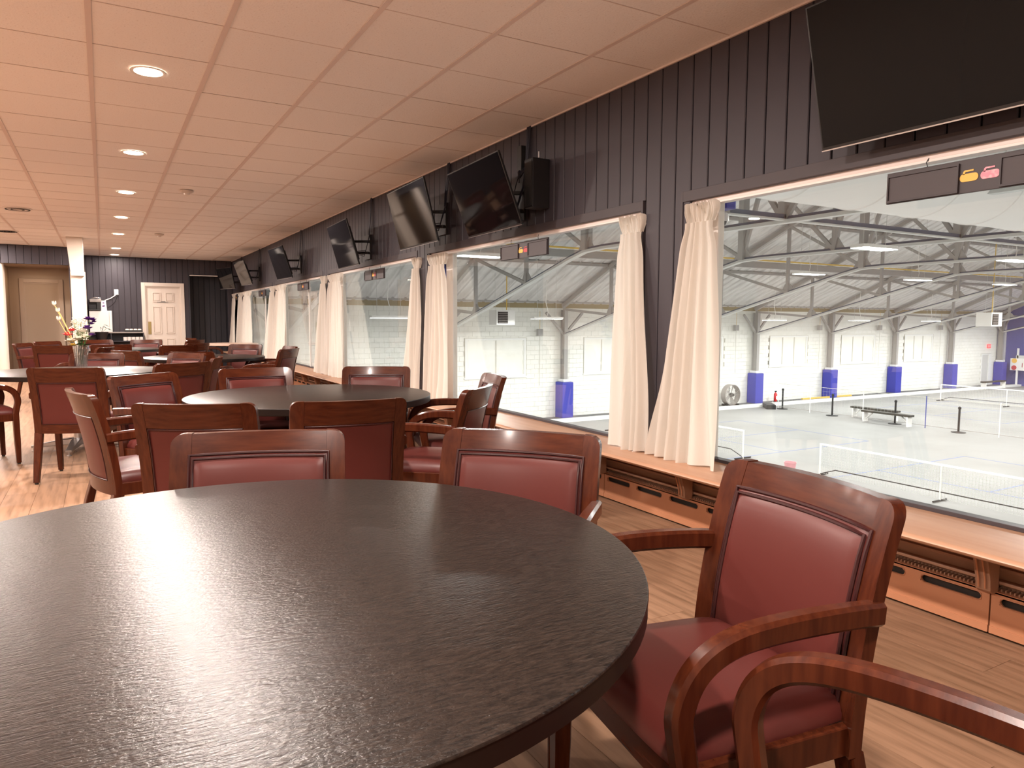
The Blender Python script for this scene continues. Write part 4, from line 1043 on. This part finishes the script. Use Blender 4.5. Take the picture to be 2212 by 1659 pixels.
m = MB(); m.box((51.7, WY-.03, G), (51.8, WY+.05, -.85)); m.box((52.62, WY-.03, G), (52.95, WY+.05, -.85)); m.box((51.8, WY-.03, -.93), (52.62, WY+.05, -.85)); m.build('door_frame', 'arenawhite', da)
ex = thing('exit_sign', (52.5, WY-.06, -.35), 'small lit red EXIT sign above the far arena door', 'sign')
MB().box((-.20, -.02, -.13), (.20, .03, .13)).build('sign_box', 'exitlit', ex)
o = link('lettering', text_mesh('EXIT', .2), ex, (0, -.024, 0)); o.rotation_euler = (PI/2, 0, 0); o.data.materials.append(M['white'])

# end wall, near wall, right wall
we = struct('wall_arena_end'); MB().box((54.8, -12, G), (55.1, 22.7, 10.5)).build('blue_wall', 'blueend', we)
wo = struct('wall_arena_other'); MB().box((3.1, -11.6, G), (55, -11.35, 3)).build('white_wall', 'arenawhite', wo)
wn_ = struct('wall_lounge_outer')
m = MB(); m.box((3.10, -12, G), (3.14, 22.6, SILL-.04)); m.box((3.10, -12, HEAD+.02), (3.14, 22.6, 10.5)); m.box((3.10, 15.5, SILL-.04), (3.14, 22.6, HEAD+.02)); m.box((3.10, -12, SILL-.04), (3.14, -4.6, HEAD+.02))
for a, b in PIERS: m.box((3.10, a, SILL-.04), (3.14, b, HEAD+.02))
m.build('outer_wall', 'arenawhite', wn_)

# roof panels
rf = struct('roof')
YR = 5.6; SL = .448
def zr(y): return 2.02+SL*(22.3-y) if y >= YR else 2.02+SL*(22.3-(2*YR-y))
nprof = [(0, 0), (.02, .0), (.06, .05), (.12, .05), (.16, 0), (.50, 0), (.54, .05), (.60, .05), (.64, 0), (1.0, 0)]
rp = MB(); 
for (a, za), (b, zb) in zip(nprof[:-1], nprof[1:]):
    rp.add([(a, 22.7, zr(22.7)+za), (b, 22.7, zr(22.7)+zb), (b, YR, zr(YR)+zb), (a, YR, zr(YR)+za)], [(0, 1, 2, 3)])
rpm = rp.mesh('roof_panel', 'roof')
rp2 = MB()
for (a, za), (b, zb) in zip(nprof[:-1], nprof[1:]):
    rp2.add([(a, YR, zr(YR)+za), (b, YR, zr(YR)+zb), (b, -12, zr(-12)+zb), (a, -12, zr(-12)+za)], [(0, 1, 2, 3)])
rpm2 = rp2.mesh('roof_panel', 'roof')
for k in range(52):
    link('roof_panel', rpm, rf, (3.1+k, 0, random.uniform(0, .01))); link('roof_panel', rpm2, rf, (3.1+k, 0, 0))
for y in (19.0, 15.4, 12.1, 8.8):
    MB().box((3.1, y-.05, zr(y)-.12), (54.8, y+.05, zr(y)-.01)).build('purlin', 'steelpaint', rf)

# trusses with columns
def truss(X, lb, first=False):
    t = thing('roof_truss', (X, 0, 0), lb, 'truss', 'grey steel roof trusses over the rink')
    def zt(y): return zr(y)-.16
    def zb(y): return min(3.16, .62+(22.05-y)*.258) if y >= YR else min(3.16, .62+(22.05-(2*YR-y))*.258)
    def member(name, a, b, w_=.05, h=.06, mt_='steelpaint'):
        MB().sweep([Vector((0, a[0], a[1])), Vector((0, b[0], b[1]))], w_, h, side=Vector((1, 0, 0)), chamf=.05).build(name, mt_, t)
    for mir in (0, 1):
        f = (lambda y: y) if not mir else (lambda y: 2*YR-y)
        member('top_chord', (f(22.25), zt(22.25)), (f(YR), zt(YR)), .075, .085)
        m = MB(); pth = [Vector((0, f(22.05), .62)), Vector((0, f(12.9), zb(12.9))), Vector((0, f(12.2), 3.13)), Vector((0, f(11.4), 3.16)), Vector((0, f(YR), 3.16))]
        m.sweep(pth, .085, .035, chamf=.05); m.build('bottom_chord', 'steellight', t)
        m = MB(); m.sweep([p+Vector((0, 0, .06)) for p in pth], .03, .035, chamf=.05); m.build('chord_web', 'steeldark', t)
        nodes = [18.85, 15.35, 12.15, 8.9]
        for i_, y in enumerate(nodes):
            member('web_vertical', (f(y), zb(y)), (f(y), zt(y)), *( (.055, .055) if i_ != 2 else (.13, .10)))
            g = MB(); g.prism([(f(y)-.38, zb(y)+(.0 if i_ > 1 else .1)), (f(y)+.38, zb(y)+(.0 if i_ > 1 else -.1)), (f(y)+.12, zb(y)+.38), (f(y)-.12, zb(y)+.38)], -.012, .012, 'yz'); g.build('gusset', 'steelpaint', t)
        prev = 22.2
        for y in nodes:
            member('web_diagonal', (f(prev), zt(prev) if prev != 22.2 else 1.75), (f(y), zb(y)+.05), .04, .05); prev = y
        member('web_diagonal', (f(12.15), zb(12.15)+.1), (f(11.0), zt(11.0)), .05, .06)
        member('web_diagonal', (f(8.9), zb(8.9)+.1), (f(7.9), zt(7.9)), .05, .06)
        member('web_diagonal', (f(8.9), zt(8.9)), (f(YR), zb(YR)), .04, .05)
    member('web_vertical', (YR, 3.2), (YR, zt(YR)), .10, .08)
    return t
def rink_column(X, lb):
    t = thing('rink_column', (X, 22.15, G), lb, 'column', 'steel columns along the white arena wall')
    H_ = 1.72-G
    m = MB(); m.box((-.09, -.16, 0), (.09, -.145, H_)); m.box((-.09, .145, 0), (.09, .16, H_)); m.box((-.012, -.145, 0), (.012, .145, H_)); m.build('shaft', 'steelpaint', t)
    m = MB(); m.box((-.17, -.24, 1.66), (.17, .2, 1.78)); m.build('pad_collar', 'arenawhite', t, bevel=.02)
    m = MB(); m.box((-.29, -.34, .02), (.29, .24, 1.66)); m.build('pad', 'blue', t, bevel=.04)
    for s in (-1, 1):
        m = MB(); m.sweep([Vector((s*.05, 0, H_-1.05)), Vector((s*.95, 0, H_-.12))], .05, .05, side=Vector((0, 1, 0)), chamf=.05); m.build('knee_brace', 'steelpaint', t)
    return t
tn = ['first', 'second', 'third', 'fourth', 'fifth', 'sixth', 'seventh', 'eighth', 'ninth']
for k in range(9):
    X = 5.55+6.0*k
    tr = truss(X, 'grey steel roof truss, %s counting out from the lounge windows' % tn[k]) if k == 0 else None
    if k == 0: remember(tr); TR = tr
    else: dup(TR, (X, 0, 0), 0, 'grey steel roof truss, %s counting out from the lounge windows' % tn[k])
    if k == 0: rc = rink_column(X, 'x'); RC = rc; remember(rc)
    c = RC if k == 0 else dup(RC, (X, 22.15, G), 0)
    c['label'] = 'steel column with blue pad on the white arena wall, %s from the lounge end' % tn[k]
# longitudinal members
lt = thing('ridge_tie_beam', (3.2, 5.55, 3.20), 'long blue and white tie beam under the rink trusses', 'beam')
MB().box((0, -.06, -.03), (51.5, .06, .0)).build('white_flange', 'steellight', lt); MB().box((0, -.03, 0), (51.5, .03, .09)).build('blue_web', 'steeldark', lt)
gp = thing('eave_beam_with_pipe', (3.2, 17.4, 3.72), 'dark grey purlin beam with yellow gas pipe across the rink roof', 'beam')
MB().box((0, -.10, -.22), (51.5, .10, .04)).build('purlin_beam', 'steelpaint', gp); MB().tube([(0, -.14, .10), (51.5, -.14, .10)], .035, 8).build('gas_pipe', 'gas', gp, smooth=True)
# duct
du = thing('air_duct', (3.3, 2.5, 3.62), 'huge round painted air duct along the rink roof', 'duct')
MB().lathe([(.80, 0), (.80, 30)], 48, axis='x').build('duct_body', 'duct', du, smooth=True)
for k in range(1, 20): MB().lathe([(.80, 1.5*k), (.815, 1.5*k+.012), (.815, 1.5*k+.035), (.80, 1.5*k+.045)], 48, axis='x', cap=False).build('duct_seam', 'duct', du, smooth=True)
g = MB(); g.box((7.3, .60, -.42), (7.6, .84, -.20)); g.build('grille_box', 'steellight', du); MB().box((7.33, .835, -.39), (7.57, .85, -.23)).build('grille', 'plategrey', du)

# high-bay lamps
def baylamp(row, up, first={}):
    if row not in first:
        t = thing('high_bay_lamp', (0, 0, 0), 'x', 'lamp', 'high bay lamps over the rink')
        m = MB(); m.prism([(-.62, -.16), (-.5, -.22), (.5, -.22), (.62, -.16), (.62, .16), (.5, .22), (-.5, .22), (-.62, .16)], 0, .07, 'xy'); m.build('lamp_body', 'white', t)
        MB().box((-.56, -.19, -.012), (.56, .19, -.001)).build('lens', 'bayon', t)
        for a in (-.4, .4): MB().tube([(a, 0, .07), (a, 0, up)], .006, 6).build('hanger', 'steellight', t)
        MB().tube([(0, 0, .07), (.06, 0, .25), (-.04, 0, .6), (0, 0, 1.4)], .012, 6).build('power_cord', 'white', t, smooth=True)
        first[row] = t; remember(t); return t, True
    return first[row], False
RN = ['wall side', 'middle', 'duct side']
first = True
for ry, rz_, name_, X0 in ((18, 1.31, 'the row by the white wall', 8), (11.6, 2.78, 'the middle row', 8), (6.0, 2.86, 'the bright inner row', 9), (-.8, 2.86, None, 9), (-7, 1.9, None, 8)):
    k = 0; X = X0-6 if X0-6 > 3.5 else X0
    while X < 54:
        loc = (X, ry, rz_)
        if name_ and seen(X, ry, rz_, 60):
            L0, new = baylamp(ry, zr(ry)-rz_+.02); lb = 'bright high bay lamp in %s, %s from the lounge' % (name_, tn[k])
            if new: L0.location = loc; L0['label'] = lb
            else: dup(L0, loc, 0, lb)
        area('high_bay_light', (X, ry, rz_-.02), 1.1, .36, ARENA_W, ARENA_C)
        X += 6; k += 1

# unit heaters
def unit_heater(loc, lb, s=1.0):
    t = thing('unit_heater', loc, lb, 'heater')
    MB().box((-.40*s, -.3*s, -.28*s), (.40*s, .3*s, .28*s)).build('cabinet', 'white', t, bevel=.01)
    MB().box((-.34*s, -.32*s, -.22*s), (.08*s, -.30*s, .22*s)).build('louvre_back', 'slot', t)
    for k in range(7): z = (-.19+.065*k)*s; MB().box((-.33*s, -.345*s, z), (.07*s, -.32*s, z+.02*s)).build('louvre_slat', 'plategrey', t)
    up = zr(loc[1])-loc[2]+.02
    MB().tube([(.2*s, 0, .28*s), (.2*s, 0, up)], .02, 8).build('gas_feed', 'gas', t, smooth=True)
    for a in (-.3, .3): MB().tube([(a*s, 0, .28*s), (a*s, 0, up)], .008, 6).build('hanger', 'steellight', t)
unit_heater((13.25, 20.0, 1.36), 'white unit heater with dark louvres hanging beyond the second window')
unit_heater((37.7, 15.0, 1.40), 'white unit heater hanging near the blue end of the rink', 1.2)
# pull boxes with cords on the wall
for k, (x, lb) in enumerate(((16.3, 'nearest'), (28.1, 'second'), (34.6, 'third'), (40.0, 'fourth'), (46.3, 'farthest'))):
    t = thing('pull_box', (x, WY-.25, .93 if k else .75), 'small green pull box with hanging cord on the rink wall, %s' % lb, 'switch box', 'pull boxes along the rink wall')
    MB().box((-.12, -.08, -.14), (.12, .08, .14)).build('box', 'steelpaint', t); MB().tube([(0, 0, -.14), (0, 0, -2.3)], .012, 6).build('cord', 'mortar', t); MB().tube([(0, 0, .14), (0, 0, .9)], .008, 6).build('hanger', 'gas', t)

# nets
def netgrid(m, y0, y1, z0, z1, x, cell, r=.004):
    n = max(1, round(abs(y1-y0)/cell))
    for k in range(n+1):
        y = y0+(y1-y0)*k/n; m.box((x-r, y-r, z0), (x+r, y+r, z1))
    n = max(1, round((z1-z0)/cell))
    for k in range(n+1):
        z = z0+(z1-z0)*k/n; m.box((x-r, min(y0, y1), z-r), (x+r, max(y0, y1), z+r))
def court_net(X, yc, lb):
    t = thing('court_net', (X, yc, G), lb, 'net', 'pickleball nets on the rink floor')
    h = 3.35
    for s in (-1, 1):
        MB().tube([(0, s*h, .0), (0, s*h, .92)], .028, 10).build('post', 'white', t, smooth=True)
        MB().tube([(-.35, s*h, .03), (.35, s*h, .03)], .025, 8).build('foot', 'black', t, smooth=True)
    MB().tube([(0, 0, .03), (0, 0, .86)], .022, 8).build('centre_post', 'white', t, smooth=True)
    MB().tube([(-.28, 0, .03), (.28, 0, .03)], .022, 8).build('foot', 'black', t, smooth=True)
    MB().tube([(0, -h, .05), (0, -h+.5, .24), (0, 0, .24), (0, h-.5, .24), (0, h, .05)], .014, 6).build('base_bar', 'black', t, smooth=True)
    m = MB(); m.box((-.006, -h, .87), (.006, h, .925)); m.build('top_tape', 'tape', t)
    m = MB(); netgrid(m, -h, h, .08, .87, 0, .075, .0028); tag(m.build('mesh_net', 'net', t), kind='stuff')
court_net(17.4, 5.6, 'white topped court net nearest the big front window')
court_net(17.4, 15.1, 'court net half hidden behind the front window curtain')
court_net(40.25, 15.2, 'far court net beyond the black barrier')
court_net(40.25, 5.6, 'far court net nearer the duct side')
# barrier of stanchions with net
bn = thing('divider_net', (29.2, 0, G), 'long low divider net strung across the rink on white rods', 'net')
MB().tube([(0.03, 4.5, .1), (0.03, 20.3, .1)], .010, 6).build('bottom_cord', 'plategrey', bn)
for y in (20.3, 18.45, 15.7, 12.9, 10.1, 7.3): MB().tube([(0, y, 0), (0, y, 1.32)], .018, 8).build('rod', 'white' if y != 12.9 else 'bluepaint', bn, smooth=True)
m = MB(); netgrid(m, 4.5, 20.3, .12, 1.25, .03, .16, .0014); tag(m.build('mesh_net', 'net', bn), kind='stuff')
MB().tube([(0, 4.5, 1.26), (0, 20.3, 1.26)], .010, 6).build('top_cord', 'mortar', bn)
for k, (y, x) in enumerate(((20.1, 29.37), (17.23, 29.29), (14.2, 29.3), (11.55, 29.25), (8.6, 29.2))):
    t = thing('stanchion', (x-.1, y, G), 'black barrier stanchion along the divider net, %s from the far wall' % tn[k], 'stanchion', 'black stanchions by the divider net')
    MB().lathe([(.26, 0), (.26, .02), (.06, .045), (.04, .05)], 20).build('base', 'black', t, smooth=True); MB().lathe([(.038, .05), (.038, .92), (.055, .93), (.055, 1.0), (.02, 1.03)], 14).build('post', 'black', t, smooth=True)
def bench(x, y, ln, lb, rz=0.0):
    t = thing('rink_bench', (x, y, G), lb, 'bench', 'dark topped benches on the rink', rz)
    MB().box((-.16, -ln/2, .42), (.16, ln/2, .50)).build('seat', 'benchtop', t, bevel=.01)
    for s in (-1, 1):
        MB().box((-.16, s*(ln/2-.12)-.025, 0), (.16, s*(ln/2-.12)+.025, .42)).build('leg', 'white', t)
        MB().sweep([Vector((0, s*(ln/2-.12), .12)), Vector((0, s*(ln/2-.45), .40))], .03, .02).build('brace', 'white', t)
bench(29.75, 15.5, 2.2, 'dark bench with white legs on the rink, behind the other')
bench(28.85, 14.35, 2.2, 'dark bench with white legs on the rink, in front')
bench(51.0, 21.2, 2.6, 'far bench against the arena wall beside the grey door', PI/2)
fn = thing('drum_fan', (27.4, 21.75, G+.10), 'large round drum fan standing on the rink edge near the curtain', 'fan')
m = MB(); m.lathe([(.50, -.16), (.53, -.15), (.53, .15), (.50, .16), (.49, .15), (.49, -.15)], 40, (0, 0, .55), axis='y', cap=False); m.build('drum', 'plategrey', fn, smooth=True)
m = MB()
for r in (.08, .16, .24, .32, .40, .47):
    m.tube([(r*math.cos(2*PI*k/32), -.16, .55+r*math.sin(2*PI*k/32)) for k in range(32)], .006, 5, closed=True)
for k in range(12): a = 2*PI*k/12; m.tube([(.06*math.cos(a), -.16, .55+.06*math.sin(a)), (.5*math.cos(a), -.16, .55+.5*math.sin(a))], .006, 5)
m.build('guard_grille', 'plategrey', fn)
m = MB(); m.lathe([(.09, -.15), (.10, -.05), (.09, .05)], 20, (0, 0, .55), axis='y'); m.build('motor_hub', 'black', fn)
for k in range(5):
    a = 2*PI*k/5; c, s_ = math.cos(a), math.sin(a); q = Vector((-s_, 0, c))*.10; d = Vector((c, 0, s_)); o_ = Vector((0, 0, .55))
    bl_ = MB(); bl_.add([o_+d*.08+q*.4+Vector((0, -.02, 0)), o_+d*.44+q+Vector((0, -.06, 0)), o_+d*.44-q+Vector((0, .04, 0)), o_+d*.08-q*.4+Vector((0, .02, 0))], [(0, 1, 2, 3)]); bl_.build('fan_blade', 'steelpaint', fn)
for s in (-1, 1): MB().box((s*.36-.03, -.22, -.0), (s*.36+.03, .22, .10)).build('foot', 'black', fn)
MB().box((-.02, .10, .45), (.02, .12, 1.0)).build('motor_strut', 'black', fn)
MB().box((-.45, -.05, .0), (.45, .05, .06)).build('cradle', 'black', fn)
fe = thing('fire_extinguisher', (31.0, 22.0, G+.10), 'small red fire extinguisher at the foot of a blue padded column', 'extinguisher')
MB().lathe([(.07, 0), (.085, .03), (.085, .40), (.03, .47), (.025, .50)], 16).build('cylinder', 'red', fe, smooth=True); MB().box((-.05, -.02, .50), (.07, .02, .56)).build('handle', 'black', fe); MB().box((-.05, -.087, .12), (.05, -.084, .3)).build('label_band', 'white', fe)
cr = thing('black_crate', (28.95, 20.65, G), 'low black crate with two white hoops beside the first stanchion', 'crate', rz=.9)
MB().box((-.55, -.22, 0), (.55, .22, .22)).build('crate_box', 'black', cr, bevel=.01)
for a in (-.2, .25): MB().tube([(a, -.25, 0), (a, -.25, .28), (a+.25, -.25, .28), (a+.25, -.25, 0)], .018, 8).build('hoop', 'white', cr)
bk = thing('pink_bucket', (17.15, 9.75, G), 'small pink bucket beside the near net post', 'bucket')
MB().lathe([(.13, 0), (.17, .26), (.175, .27), (.165, .27), (.125, .01)], 20).build('bucket_body', 'pink', bk, smooth=True)
rb = thing('yellow_beam', (33, 21.9, G+.10), 'yellow plank lying on the dark walkway by the wall', 'plank'); MB().box((0, -.06, 0), (4.2, .06, .08)).build('plank_body', 'gas', rb)
# scoreboard at the end wall
sc_ = thing('rink_scoreboard', (54.0, 19.2, -1.58), 'white numbered curling scoreboard before the blue end wall', 'scoreboard')
MB().box((0, -2.4, -.40), (.06, 2.5, .42)).build('board', 'white', sc_)
for k in range(8):
    o = link('numeral', text_mesh(str(k+1), .42), sc_, (-.01, 1.75-.55*k, -.05)); o.rotation_euler = (PI/2, 0, -PI/2); o.data.materials.append(M['textr'])
MB().lathe([(.16, -.02), (.16, 0)], 20, (0, 2.25, .25), axis='x').build('yellow_disc', 'stoney', sc_); MB().lathe([(.16, -.02), (.16, 0)], 20, (0, 2.25, -.22), axis='x').build('red_disc', 'stoner', sc_)
MB().box((0.06, -2.3, .42), (.12, 2.2, .62)).build('header', 'steellight', sc_)
for a in (-2.2, 2.1): MB().box((.06, a-.05, G+1.58), (.16, a+.05, 1.1)).build('leg', 'white', sc_)
# ceiling camera outside
dc = thing('dome_camera', (3.30, -.83, 1.83), 'white dome security camera outside the front window by the curtain', 'camera')
MB().box((-.20, -.03, .05), (.04, .03, .08)).build('arm', 'steelpaint', dc); MB().lathe([(.035, .05), (.045, .03), (.045, 0)], 18).build('housing', 'white', dc, smooth=True); MB().lathe([(.034, 0), (.028, -.018), (.014, -.030), (.002, -.033)], 18).build('dome', 'tvframe', dc, smooth=True)
